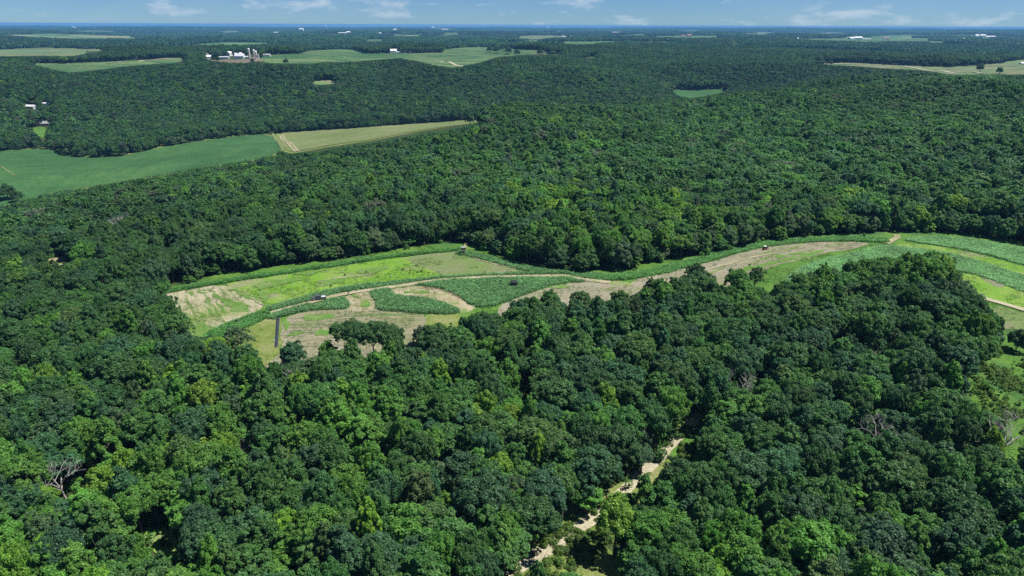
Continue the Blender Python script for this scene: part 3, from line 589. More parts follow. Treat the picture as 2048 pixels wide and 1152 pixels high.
def trees(d0, d1, sp, r, smin=.72):
    x, y = layout(d0, d1, sp, r); n = len(x)
    reg = fbm(x/90, y/90, 41, 2); w = r.random(n)+(reg-.5)*.9
    k = np.where(w < .55, r.integers(0, 6, n), np.where(w < .93, r.integers(6, 12, n), r.integers(11, 14, n)))
    s = (.66+.72*r.random(n)**1.15)*sp/7.6*1.04; hs = r.uniform(.82, 1.16, n)*(.9+.2*reg)
    z = height(x, y); Dq = np.hypot(x, y); f = 1-11/Dq; px, py, _ = project(x*f, y*f, height(x*f, y*f)); edge = np.zeros(n, bool)
    for Pv in V_LIST[:3]: edge |= inpoly(px, py, Pv)
    for Pv in (F1, F2): edge |= inpoly(px, py, Pv)
    k = np.where((edge & (r.random(n) < .75)) | (r.random(n) < .05), r.integers(14, 16, n), k)
    bad = blocked(x, y, z, s, hs, k)
    for t in range(4):          # try again beside and smaller where a tree would cover open ground
        i = np.where(bad)[0]
        if not len(i): break
        x[i] += r.uniform(-.5, .5, len(i))*sp; y[i] += r.uniform(-.5, .5, len(i))*sp; s[i] *= .9; hs[i] *= .93
        z[i] = height(x[i], y[i]); bad[i] = blocked(x[i], y[i], z[i], s[i], hs[i], k[i])
    px, py, dp = project(x, y, z+KH[k]*hs*.8); ok = ~bad & (px > -260) & (px < 2308) & (py < 1420) & (dp > 5)
    c = pick_col(x, y, px, py, k, r)
    q = lambda a: a[ok]
    return dict(x=q(x), y=q(y), z=q(z), k=q(k), s=q(s), hs=q(hs), c=q(c), px=q(px), py=q(py), rz=r.uniform(0, 6.283, ok.sum()))

nv0 = len(V_LIST)
# buildings first, since the woods keep clear of them
def gable(name, px, py, wd, dp, hw, hr, rz, wall, roof, label, dmin, cat='building', nwin=3, group=None, base=None):
    x, y = unproject([px], [py], 0, dmin)[0] if base is None else base; z = float(height(x, y))
    t = empty(name, (x, y, z-.3), rz); tag(t, label, cat, group)
    MB().box(-wd/2, wd/2, -dp/2, dp/2, 0, hw).build('wall', wall, t)
    g = MB(); o = .4
    g.v += [(-wd/2-o, -dp/2-o, hw), (wd/2+o, -dp/2-o, hw), (wd/2+o, dp/2+o, hw), (-wd/2-o, dp/2+o, hw), (-wd/2-o, 0, hw+hr), (wd/2+o, 0, hw+hr)]
    g.f += [[0, 1, 5, 4], [2, 3, 4, 5], [3, 0, 4], [1, 2, 5], [3, 2, 1, 0]]; g.build('roof', roof, t)
    for i in range(nwin):
        cx = -wd/2+wd*(i+.5)/nwin; wn = MB().box(cx-.6, cx+.6, -dp/2-.06, -dp/2+.02, hw*.4, hw*.4+1.3).build('window', GLASS, t)
    D = math.hypot(x, y); f = FOCAL/D; hh = (hw+hr)*f
    V_LIST.append([(px-wd*f*.5, py+2), (px+wd*f*.5, py+2), (px+wd*f*.5, py-hh), (px-wd*f*.5, py-hh)]); return t
def silo(px, py, r, h, label, dome=WHITE, body=CONC):
    x, y = unproject([px], [py], 0, 1500)[0]; z = float(height(x, y)); t = empty('silo', (x, y, z-.3)); tag(t, label, 'silo', 'silos of the hilltop farm')
    MB().tube((0, 0, 0), (0, 0, h), r, r, 16).build('wall', body, t)
    if dome: MB().dome((0, 0, h), r*1.04, r*.9, 16).build('dome', dome, t)
    D = math.hypot(x, y); f = FOCAL/D; V_LIST.append([(px-r*f, py+2), (px+r*f, py+2), (px+r*f, py-h*f), (px-r*f, py-h*f)])
gable('farmhouse', 419, 118, 13, 9, 6, 4, .3, WHITE, WHITE, 'white farmhouse at the left end of the hilltop farm', 1500, 'house')
gable('farmhouse', 414, 112, 9, 8, 5, 3, -.2, WHITE, GREYR, 'small white house behind the left farmhouse on the hill', 1500, 'house')
gable('barn', 459, 112, 14, 12, 9, 4, 1.3, WHITE, WHITE, 'tall white barn standing highest in the hilltop farm', 1500, 'barn')
gable('shed', 449, 118, 24, 9, 5, 1.6, 0, BLUEW, SILVR, 'long pale blue shed below the tall white barn', 1500, 'shed', 5)
gable('barn', 480, 117, 21, 12, 6, 6, 0, WHITE, SILVR, 'white barn with broad grey roof beside the silos', 1500, 'barn', 4)
gable('shed', 471, 110, 9, 7, 4, 2, .2, WHITE, WHITE, 'small white shed behind the grey-roofed barn, left one', 1500, 'shed', 1)
gable('shed', 482, 109, 8, 6, 4, 2, .2, WHITE, WHITE, 'small white shed behind the grey-roofed barn, right one', 1500, 'shed', 1)
gable('shed', 494, 116, 15, 6, 3.5, 1, 0, WHITE, WHITE, 'low white shed joining the barn to the silos', 1500, 'shed', 3)
gable('shed', 508, 119.5, 15, 7, 4, 1.4, 0, WHITE, REDR, 'low shed with rust roof at the foot of the silos', 1500, 'shed', 3)
gable('farmhouse', 534, 113, 17, 9, 4, 3, 0, WHITE, GREYR, 'white bungalow with grey roof right of the silos', 1500, 'house', 4)
silo(499.5, 118, 2.5, 22, 'tallest silo of the hilltop farm, domed in white'); silo(509, 117, 2.4, 18.5, 'middle silo of the farm, domed in white')
silo(513, 118, 2.8, 16.5, 'shorter domed silo right of the middle one'); silo(517, 118, 2.2, 11, 'shortest open-topped silo at the right end', None)
gable('barn', 787, 105, 20, 14, 6, 5, .2, WHITE, WHITE, 'large white barn at the second farm on the plateau', 1700, 'barn')
gable('shed', 797, 106.5, 16, 8, 4, 2, -.3, WHITE, SILVR, 'white shed just right of the large white barn', 1700, 'shed')
gable('shed', 811, 104, 8, 6, 4, 2, 0, WHITE, GREYR, 'small white shed beside the plateau track, left one', 1700, 'shed', 1)
gable('shed', 820, 105, 8, 5, 3.5, 2, .4, SILVR, REDR, 'small grey shed beside the plateau track, right one', 1700, 'shed', 1)
gable('farmhouse', 88, 251, 16, 9, 3.6, 3.2, .25, GREYW, GREYR, 'brown house with grey roof above a small lawn in the woods', 700, 'house', 4)
gable('shed', 62, 217, 22, 10, 4, 2.4, -.3, SILVR, SILVR, 'pale metal shed among trees at the far left', 800, 'shed', 3)
gable('shed', 92, 210, 16, 6, 3, 1.5, .1, WHITE, SILVR, 'long low pale shed right of the metal shed, far left', 800, 'shed', 3)
gable('shed', 2044, 129, 14, 10, 4, 3, .2, WHITE, WHITE, 'white shed cut by the right edge beside the farm field', 1200, 'shed', 2)
for i, (px, py, wp, hp, c, where) in enumerate([(147,57,6,3,WHITE,'far left, near the horizon'),(45,49,7,2,WHITE,'at the extreme left on the horizon'),(152,49,10,2,SILVR,'long pale one on the left horizon'),(192,59,5,2.5,WHITE,'left of the middle distance woods'),
        (495,69,9,3,SILVR,'above the hilltop farm'),(555,68,11,3.5,WHITE,'above and right of the silos'),(603,61,8,4,WHITE,'left of the white tower'),(685,68,16,3,SILVR,'below the white tower, left part'),(697,67,7,4,WHITE,'below the white tower, right part'),
        (752,68,5,3.5,WHITE,'left one of a pair above the second farm'),(760,68,4,3,WHITE,'right one of a pair above the second farm'),(790,62,6,4,WHITE,'straight above the second farm'),(866,57,5,3,WHITE,'near the horizon left of centre'),(890,62,12,3,WHITE,'long one near the horizon left of centre'),
        (1096,57,4,3,WHITE,'near the horizon at centre'),(1127,75,5,3,WHITE,'left one of two by the pale field'),(1143,75,5,3.5,WHITE,'right one of two by the pale field'),(1232,69,16,5,GREYW,'brown one beside a copse right of centre'),(1310,77,12,3,SILVR,'long grey one right of centre'),(1366,74,8,3.5,WHITE,'white one among red roofs right of centre'),(1378,73,8,4,REDR,'red one beside the white one right of centre'),
        (1588,79,14,3,WHITE,'long white one alone in the right woods'),(1703,79,9,4,WHITE,'left one of the long white row at right'),(1716,79,12,5,WHITE,'middle one of the long white row at right'),(1732,79.5,14,2,SILVR,'low right end of the white row at right'),(1772,79,11,4,WHITE,'white one with red roof right of the row'),
        (1924,81,6,4,WHITE,'small bright one at far right'),(1953,74,6,4,WHITE,'upper one at far right'),(1965,74,8,4,SILVR,'grey one beside the upper far right one'),(1980,75,16,2.5,WHITE,'long low one at far right')]):
    x, y = unproject([px], [py], 0, 2600)[0]; D = math.hypot(x, y); m = D/FOCAL; 
    gable('far_barn', px, py, wp*m, min(wp*m*.6, 30), hp*m*.6, hp*m*.4, random.uniform(-.3, .3), c, REDR if 'red roof' in where else c, 'tiny distant farm building, '+where, 2600, 'building', 2, 'farm buildings in the far distance')
for Pv in V_LIST[nv0:]:
    a = np.array(Pv, float)
    if a[:, 1].mean() > 95: VFAR += [tuple(u+(v-u)*q/3) for u, v in zip(a, np.roll(a, -1, 0)) for q in range(3)]
for Pv in V_LIST[9:15]: a = np.array(Pv, float); VFAR += [tuple(v) for v in a]+[tuple(a.mean(0))]
VFAR += [(60,258),(75,257),(88,258),(90,268),(85,276),(76,270),(70,262),(80,265),(1350,183),(1370,185),(1400,183),(1440,180),(1380,192),(630,166),(650,165),(668,164)]
# white tower on the horizon
x, y = unproject([653], [60], 0, 2600)[0]; D = math.hypot(x, y); m = D/FOCAL; z = float(height(x, y)); t = empty('water_tower', (x, y, z)); tag(t, 'slim white tower rising on the horizon left of centre', 'tower')
MB().tube((0, 0, 0), (0, 0, 7*m), .5*m, .35*m, 12).build('column', WHITE, t); MB().tube((0, 0, 6.4*m), (0, 0, 7.6*m), 1.3*m, 1.3*m, 14).dome((0, 0, 7.6*m), 1.3*m, .9*m, 14).build('tank', WHITE, t)
V_LIST.append([(650, 61), (656, 61), (656, 51), (650, 51)])
sheet('farmyard', W_of([(410,121),(450,121),(520,119),(530,122),(500,126),(480,128),(455,127)], 1500, 1), DIRT, 1.3, 12)
V_LIST.append([(400,119),(540,117),(528,123),(480,126),(455,125)])
sheet('farm_road', band([(205,128),(250,124),(300,121),(345,118)], 9, 1400), TRACK, 1.6, 10)
sheet('farm_road', band([(830,106),(880,107),(960,105),(1060,110),(1100,111)], 8, 1500), FART, 1.6, 14)
sheet('farm_road', band([(868,122),(890,124),(905,131),(930,134)], 10, 1400), TRACK, 1.6, 12)
sheet('farm_road', band([(1620,128),(1750,131),(1850,137),(1960,147)], 7, 1100), TRACK, 1.6, 12)

r = np.random.default_rng(12)
T1 = trees(95, 430, 6.7, r); T2 = trees(430, 1150, 7.6, r); T4 = trees(95, 620, 7.3, r); T4['hs'] *= .68; T4['s'] *= .9; T3 = trees(1150, 3000, 8.8, r)

# trees that the photograph singles out: crown-centre pixel, kind index, colour, scale, height scale, label
SPECIAL = [
 (585,712,14,'mid green',.78,.72,'round dark maple standing alone in front of the lower stubble field'),
 (474,680,12,'grey green',1.12,.95,'loose feathery tree at the lower left corner of the clearing'),
 (700,665,2,'dark green',.95,.95,'dark oak overlapping the lower stubble field, left of its clump'),
 (745,670,3,'dark green',1.0,1.05,'tallest dark oak overlapping the lower stubble field'),
 (780,675,1,'dark green',.95,1.0,'dark oak overlapping the lower stubble field, right of its clump'),
 (655,705,14,'bright green',.8,.8,'bright maple at the foot of the dark oak clump'),
 (842,672,15,'grey green',.7,.7,'grey-green thin ash right of the lower stubble field'),
 (1210,803,8,'yellow green',.95,1.05,'yellow-green maple alone amid dark oaks above the forest road'),
 (1232,1035,6,'yellow green',1.1,1.15,'vivid yellow-green maple beside the forest road near the bottom'),
 (1016,752,7,'bright green',.85,1.0,'bright conical maple left of a small sandy gap'),
 (600,770,10,'yellow green',.75,.85,'lime maple beside the bare grey tree below the clearing'),
 (440,845,6,'bright green',1.0,1.1,'bright maple in the left middle forest, uppermost of its cluster'),
 (215,880,8,'bright green',1.05,1.15,'bright green maple left of a deep dark gap'),
 (205,970,6,'yellow green',.9,1.0,'lime maple leaning over dark trunks at lower left'),
 (1392,548,9,'dark green',.85,.9,'dark pointed tree overlapping the long pale field'),
 (1475,560,10,'bright green',1.0,.95,'bright round tree overlapping the long pale field'),
 (1511,553,12,'grey green',.75,.85,'grey-green feathery tree overlapping the long pale field'),
 (2038,680,15,'dark green',.8,.75,'dark tree at the right edge standing on the meadow'),
 (250,930,7,'yellow green',.8,.95,'yellow-green maple behind pale trunks at lower left')]
def special_base(px, py, k, s, hs):
    up = KB[k]*hs+(KH[k]-KB[k])*hs*.5; x, y = unproject([px], [py], up, 90)[0]; return x, y
def all_trees(): return [T1, T2, T3]
spec = []
for (px, py, k, cn, s, hs, lab) in SPECIAL:
    x, y = special_base(px, py, k, s, hs); spec.append((x, y, k, s, hs, cn, lab, px, py)); 
DEADS = [(2012,858,1.1,'bare grey tree at the right edge beside the lime meadow'),(1482,782,.9,'bare grey tree with pale trunk right of the forest centre'),(592,752,.75,'bare pinkish-grey tree below the stubble field'),(488,905,.75,'small bare grey tree in the left forest'),
         (228,448,1.1,'tall bare white-limbed tree in the left forest behind the clearing'),(250,455,.9,'bare brown-grey tree right of the tall bare tree'),(1762,722,.8,'bare tree on the right below the big oaks'),(1775,875,.95,'bare grey tree in the lower right forest'),
         (1310,765,.6,'small bare tree left of the bare pale-trunked tree'),(1635,690,.8,'bare grey crown in the right middle forest'),(118,942,.9,'forked pale bare trunk at lower left'),(745,715,.75,'bare grey tree at the foot of the dark oak clump'),(660,905,.5,'small bare grey tree in the centre-left forest')]
dspec = []
for (px, py, s, lab) in DEADS:
    s *= 1.3; x, y = unproject([px], [py], 8.5*s, 90)[0]; dspec.append((x, y, s, lab))
for T in (T1, T2, T4):
    keep = np.ones(len(T['x']), bool)
    for (x, y, k, s, *_), rr in [(q, KR[q[2]]*q[3]+1.6) for q in spec]+[(q, 4.9*q[2]+.8) for q in dspec]:
        keep &= np.hypot(T['x']-x, T['y']-y) > rr
    for kk in T: T[kk] = T[kk][keep]

def place_tree(x, y, z, k, s, hs, rz, colour, label, group, name):
    c, t, _ = NEAR[k]; e = empty(name, (x, y, z), rz); e.scale = (s, s, hs); tag(e, label, 'tree', group)
    o = add('crown', c, e); o['leaf_color'] = tuple(float(v) for v in colour); add('trunk', t, e)
STAND = lambda x, y: (.74+.54*fbm(x/210+3, y/260, 131, 2))*(1.04+.16*np.clip((x-60)/150, 0, 1)*np.clip((y-330)/80, 0, 1)*np.clip((1300-y)/300, 0, 1))
def jitter_col(c, r): return CV[c]*r.uniform(.86, 1.14, (len(c), 1))*r.uniform(.92, 1.08, (len(c), 3))
# the 300 that show largest, as things of their own
rr = np.random.default_rng(5); T = T1
size_px = KR[T['k']]*T['s']/np.sqrt(T['x']**2+T['y']**2+(CAM_Z-T['z']-12)**2)
inframe = (T['px'] > 0) & (T['px'] < 2048) & (T['py'] < 1150) & (T['py'] > 0)
order = np.argsort(-(size_px*inframe)); NT = 300-len(spec); pick = order[:NT]
rest = np.ones(len(T['x']), bool); rest[pick] = False
colT = jitter_col(T['c'], rr)
def zone(px, py):
    row = 'at the bottom edge' if py > 1040 else 'in the second row up' if py > 960 else 'in the lower forest' if py > 880 else 'halfway up the forest' if py > 790 else 'in the upper forest' if py > 700 else 'below the clearing'
    colm = 'far left' if px < 220 else 'left' if px < 470 else 'left of centre' if px < 740 else 'centre' if px < 980 else 'just left of the track' if px < 1210 else 'by the track' if px < 1400 else 'right of the track' if px < 1640 else 'right' if px < 1850 else 'far right'
    return colm+', '+row
def sizeword(s, hs): return 'broad' if s > 1.0 else 'tall' if hs > 1.08 else 'small' if s < .74 else ''
keys = {}
for i in pick:
    kd = CLASS[SEQ[T['k'][i]][0]]; kk = ' '.join(w for w in (sizeword(T['s'][i], T['hs'][i]), CN[T['c'][i]], kd) if w)+' '+zone(T['px'][i], T['py'][i]); keys.setdefault(kk, []).append(i)
ORD = ['leftmost', 'second from left', 'third from left', 'fourth from left', 'fifth from left', 'sixth from left', 'seventh from left', 'eighth from left', 'ninth from left', 'tenth from left']
for kk, ids in keys.items():
    ids.sort(key=lambda i: T['px'][i])
    for j, i in enumerate(ids):
        lab = kk if len(ids) == 1 else kk+', '+(ORD[j] if j < len(ids)-1 or j == 0 else 'rightmost')
        kd = CLASS[SEQ[T['k'][i]][0]]
        place_tree(T['x'][i], T['y'][i], T['z'][i], T['k'][i], T['s'][i], T['hs'][i], T['rz'][i], colT[i], lab, 'trees of the near forest', kd+'_tree')
for (x, y, k, s, hs, cn, lab, px, py) in spec:
    place_tree(x, y, float(height(x, y)), k, s, hs, random.uniform(0, 6), PAL[cn], lab, 'trees of the near forest', CLASS[SEQ[k][0]]+'_tree')
dm = [m.mesh('branches', DEAD) for m in DEADM]
for i, (x, y, s, lab) in enumerate(dspec):
    tag(add('dead_tree', dm[i % 3], None, (x, y, float(height(x, y))), (0, 0, random.uniform(0, 6)), (s, s, s)), lab, 'tree', 'bare dead trees')

for j, (px, py, hpx, k, lab) in enumerate([(980,106,13,14,'leftmost tree of the row in the far green field'),(993,107,14,15,'second tree of the row in the far green field'),(1004,107,14,9,'third tree of the row in the far green field'),(1016,109,14,14,'fourth tree of the row in the far green field'),(1034,112,12,15,'last tree of the row in the far green field'),
        (1080,112,13,14,'round tree at the right end of the far green field'),(1099,108,15,9,'tree standing where the far green field meets the wood'),(1958,144,13,14,'round tree alone in the tan field at upper right'),(1998,149,11,15,'dark tree at the hedge end in the upper right field'),
        (375,124,17,15,'dark tree at the left end of the hilltop farm field'),(18,400,26,14,'large tree beside the bean field at the left edge'),(36,405,20,15,'smaller tree right of the large one by the bean field'),(4,404,22,9,'tree cut by the left edge beside the bean field'),
        (572,129,10,15,'tree at the lower edge of the field right of the silos'),(505,127,9,14,'tree below the silos at the edge of the wood'),(1850,134,8,15,'small tree by the farm road at upper right')]):
    x, y = unproject([px], [py], 0, 500 if px < 50 else 1100)[0]; D = math.hypot(x, y); q = hpx*D/FOCAL/KH[k]
    e = empty('field_tree', (x, y, float(height(x, y))), j); e.scale = (q*1.15, q*1.15, q); tag(e, lab, 'tree'); o = add('crown', NEAR[k][0], e); o['leaf_color'] = PAL['dark green']; add('trunk', NEAR[k][1], e)
# every other tree: one wood
P = []; I = []; Rz = []; Sc = []; Cc = []
def push(T, base, mask=None, mul=1.0, r=rr):
    m = np.ones(len(T['x']), bool) if mask is None else mask; n = m.sum()
    P.append(np.column_stack([T['x'][m], T['y'][m], T['z'][m]])); I.append(T['k'][m]+base)
    Rz.append(np.column_stack([r.normal(0, .03, n), r.normal(0, .03, n), T['rz'][m]])); Sc.append(np.column_stack([T['s'][m]*mul, T['s'][m]*mul, T['hs'][m]])); Cc.append(jitter_col(T['c'][m], r)*(STAND(T['x'][m], T['y'][m])*(1-.26*np.clip((T['y'][m]-930)/130, 0, 1)))[:, None])  # leaf colour darkened beyond the near ridge, painting in the far hillside's shade
push(T1, 0, rest); push(T4, 0); nk = len(SEQ); push(T2, nk); push(T3, 2*nk)
# scattered dead crowns
dmj = [DEADM[0].mesh('dead', DEAD), DEADM[1].mesh('dead', DEAD)]
# far stands of trees
xs = []; ys = []; ws = []
d = 3000.0
while d < 42000:
    st = d*.0105; az = np.arange(-math.radians(41), math.radians(41), .0105); a = az+rr.uniform(-.4, .4, len(az))*.0105; q = d+rr.uniform(-.4, .4, len(az))*st
    xs.append(np.sin(a)*q); ys.append(np.cos(a)*q); ws.append(np.full(len(az), st*1.5)); d += st
x = np.concatenate(xs); y = np.concatenate(ys); ww = np.concatenate(ws); z = height(x, y); D = np.hypot(x, y)
cover = COVER(x, y); ok = cover > .425
for up in (0, 12, 18):
    px, py, dp = project(x, y, z+up)
    for Pp in V_LIST: ok &= ~inpoly(px, py, Pp)
x, y, z, ww, D = x[ok], y[ok], z[ok], ww[ok], D[ok]; n = len(x); cc = rr.choice([0, 1, 2, 0, 2], n)
P.append(np.column_stack([x, y, z-1])); I.append(rr.integers(0, 5, n)+3*nk); Rz.append(np.column_stack([np.zeros(n), np.zeros(n), rr.uniform(0, 6.28, n)]))
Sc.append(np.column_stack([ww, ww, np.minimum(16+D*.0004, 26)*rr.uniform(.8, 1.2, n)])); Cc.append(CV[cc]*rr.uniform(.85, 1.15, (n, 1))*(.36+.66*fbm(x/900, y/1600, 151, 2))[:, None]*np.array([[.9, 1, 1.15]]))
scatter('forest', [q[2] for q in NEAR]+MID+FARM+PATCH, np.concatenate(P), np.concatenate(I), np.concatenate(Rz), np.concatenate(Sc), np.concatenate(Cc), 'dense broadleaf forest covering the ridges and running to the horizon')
print('trees', [len(q['x']) for q in (T1, T2, T3)], 'stands', n)

# far dead crowns, undergrowth, shrubs along edges
def inside_pts(Pw, sp, r, jit=.45):
    x0, y0 = Pw.min(0); x1, y1 = Pw.max(0); gx, gy = np.meshgrid(np.arange(x0, x1, sp), np.arange(y0, y1, sp)); gx = gx.ravel()+r.uniform(-jit, jit, gx.size)*sp; gy = gy.ravel()+r.uniform(-jit, jit, gy.size)*sp
    k = inpoly(gx, gy, Pw); return gx[k], gy[k]
PATHP = unproject(*np.array([(u*(1-t)+a*t, v*(1-t)+b*t) for (u, v), (a, b) in zip(PATH[3:-1], PATH[4:]) for t in np.arange(0, 1, .06)]).T, 0, 90)
KEEPOUT = [(*unproject([px], [py], 0, 90)[0], q) for px, py, q in [(632,605,2.6),(638,603,2.6),(644,601,2.6),(642,609,2.2),(634,611,2.2),(1028,574,1.3),(927,512,1.5)]]
def crop(name, Wp, sp, meshes, hs, col, label, r=rr, var=.25, floor=CROPB, off=.45, thin=None):
    if floor: sheet(name+'_floor', Wp, floor, off, 3.0)
    x, y = inside_pts(Wp, sp, r)
    if thin is not None: m = fbm(x/9, y/9, 61, 2) > thin; x, y = x[m], y[m]
    for qx, qy in PATHP: m = np.hypot(x-qx, y-qy) > 2.2; x, y = x[m], y[m]
    for qx, qy, qr in KEEPOUT: m = np.hypot(x-qx, y-qy) > qr; x, y = x[m], y[m]
    n = len(x); z = height(x, y)+.1; c = np.array(col)*(1.75 if meshes is TUFT else 1)*r.uniform(1-var, 1+var, (n, 1))*(.8+.4*fbm(x/12, y/12, 71, 2))[:, None]
    hh = hs*.68*r.uniform(.8, 1.2, n)*(.75+.5*fbm(x/5, y/5, 88, 2))
    return scatter(name, meshes, np.column_stack([x, y, z]), r.integers(0, len(meshes), n), np.column_stack([np.zeros(n), np.zeros(n), r.uniform(0, 6.28, n)]), np.column_stack([np.ones(n), np.ones(n), hh]), c, label)
CG = (.098, .205, .078)
crop('crop_strip', band([(320,586),(350,582),(450,564),(560,548),(650,535),(740,520),(850,507),(925,499)], 3.2), .75, TUFT, 1, (.07, .18, .045), 'dark green crop strip along the forest side of the clearing', floor=CROPB)
crop('crop_strip', W_of([(908,508),(925,503),(975,514),(1040,531),(1110,545),(1200,549),(1230,556),(1150,560),(1110,553),(1060,545),(990,527),(940,514)]), .8, TUFT, 1, CG, 'dark green crop strip curving down from the wooden tower blind')
crop('crop_strip', W_of([(535,616),(600,599),(660,582),(720,573),(800,564),(900,554),(1000,550),(1100,546),(1128,550),(1100,554),(1000,555),(900,560),(820,570),(780,575),(730,579),(650,596),(600,608),(540,624)], 60, 1), .75, TUFT, 1, CG, 'long dark green crop strip between lime meadow and path')
crop('crop_strip', W_of([(535,634),(560,626),(620,610),(650,603),(685,598),(696,604),(698,614),(685,620),(640,619),(590,627),(562,635),(545,640)], 60, 1), .75, TUFT, 1.05, CG, 'dark green crop lobe just below the parked pickup truck')
crop('crop_strip', W_of([(738,583),(758,577),(775,577),(785,591),(800,594),(850,600),(885,608),(905,617),(922,624),(905,629),(860,628),(790,623),(752,620),(757,604)], 60, 1), .75, TUFT, 1.05, CG, 'dark green crop lobe between the two bare patches')
crop('crop_strip', W_of([(795,573),(850,565),(900,562),(1000,558),(1120,557),(1170,559),(1182,563),(1120,568),(1080,578),(1040,594),(1000,609),(965,616),(945,612),(925,597),(900,584),(870,575),(835,571),(800,577)], 60, 1), .8, TUFT, 1.05, CG, 'large dark green crop patch around the black ground blind')
crop('crop_strip', W_of([(408,672),(450,651),(500,632),(530,625),(545,632),(500,652),(450,675),(420,690)], 60, 1), .8, TUFT, .9, (.07, .18, .045), 'dark green crop strip below the left stubble field')
crop('crop_strip', band([(1185,557),(1240,556),(1300,548),(1380,527),(1450,508),(1500,495),(1560,486),(1620,481),(1700,479),(1775,483)], 6.5), .8, TUFT, 1, (.09, .21, .06), 'green crop strip along the upper edge of the long pale field')
crop('crop_field', W_of([(1690,512),(1760,492),(1800,496),(1850,500),(1940,517),(2060,558),(2250,615),(2250,660),(2060,590),(1955,550),(1900,540),(1800,580),(1600,600),(1560,560),(1640,520)], 60, 1), 1.0, TUFT, .8, (.14, .27, .11), 'pale green crop field right of the big oak mass')
crop('crop_field', W_of([(1795,480),(1900,472),(2060,500),(2250,540),(2250,585),(2060,535),(1950,503),(1850,488)], 60, 1), 1.0, TUFT, .8, (.14, .27, .11), 'pale green crop field along the upper right forest edge')
crop('tall_grass', W_of(BASE, 60, 1), 1.9, WEED, 1, (.085, .19, .03), 'rough grass tufts on the meadow', floor=None, thin=.5)
crop('verge_weeds', band(RD, 18), 1.3, WEED+SHRUB[:1], .9, (.10, .19, .03), 'weeds beside the forest road', floor=None, thin=.47)
Wm = unproject(*np.array([(1960,700),(2100,700),(2150,900),(1990,860),(1950,780)], float).T, 0, 60); x, y = inside_pts(Wm, 1.6, rr); m = fbm(x/5, y/5, 9, 2) > .42; x, y = x[m], y[m]; n = len(x)
scatter('brush', SHRUB, np.column_stack([x, y, height(x, y)]), rr.integers(0, 3, n), np.column_stack([np.zeros(n), np.zeros(n), rr.uniform(0, 6.28, n)]), rr.uniform(.35, .8, (n, 1))*np.ones((1, 3)), np.array([.15, .27, .05])*rr.uniform(.8, 1.2, (n, 1)), 'low lime brush in the opening at the right edge')
# shrubs under and at the edge of the wood
ms = (T1['x']**2+T1['y']**2 < 430**2); n0 = ms.sum(); rep = 1
x = (T1['x'][ms]+rr.normal(0, 4.5, n0)); y = (T1['y'][ms]+rr.normal(0, 4.5, n0)); z = height(x, y); px, py, dp = project(x, y, z+1.5); ok = ~inpoly(px, py, V_CLEAR)
for Pp in V_LIST[2:9]: ok &= ~inpoly(px, py, Pp)
x, y, z = x[ok], y[ok], z[ok]; n = len(x)
scatter('undergrowth', SHRUB, np.column_stack([x, y, z-.1]), rr.integers(0, 3, n), np.column_stack([np.zeros(n), np.zeros(n), rr.uniform(0, 6.28, n)]), rr.uniform(.7, 1.9, (n, 1))*np.ones((1, 3)), CV[rr.choice([2, 3, 3, 6], n)]*rr.uniform(.8, 1.2, (n, 1)), 'shrubs and saplings under the trees')

# ------------------------------------------------------------------ small things in the clearing
def gpos(px, py): x, y = unproject([px], [py], 0, 90)[0]; return float(x), float(y), float(height(x, y))
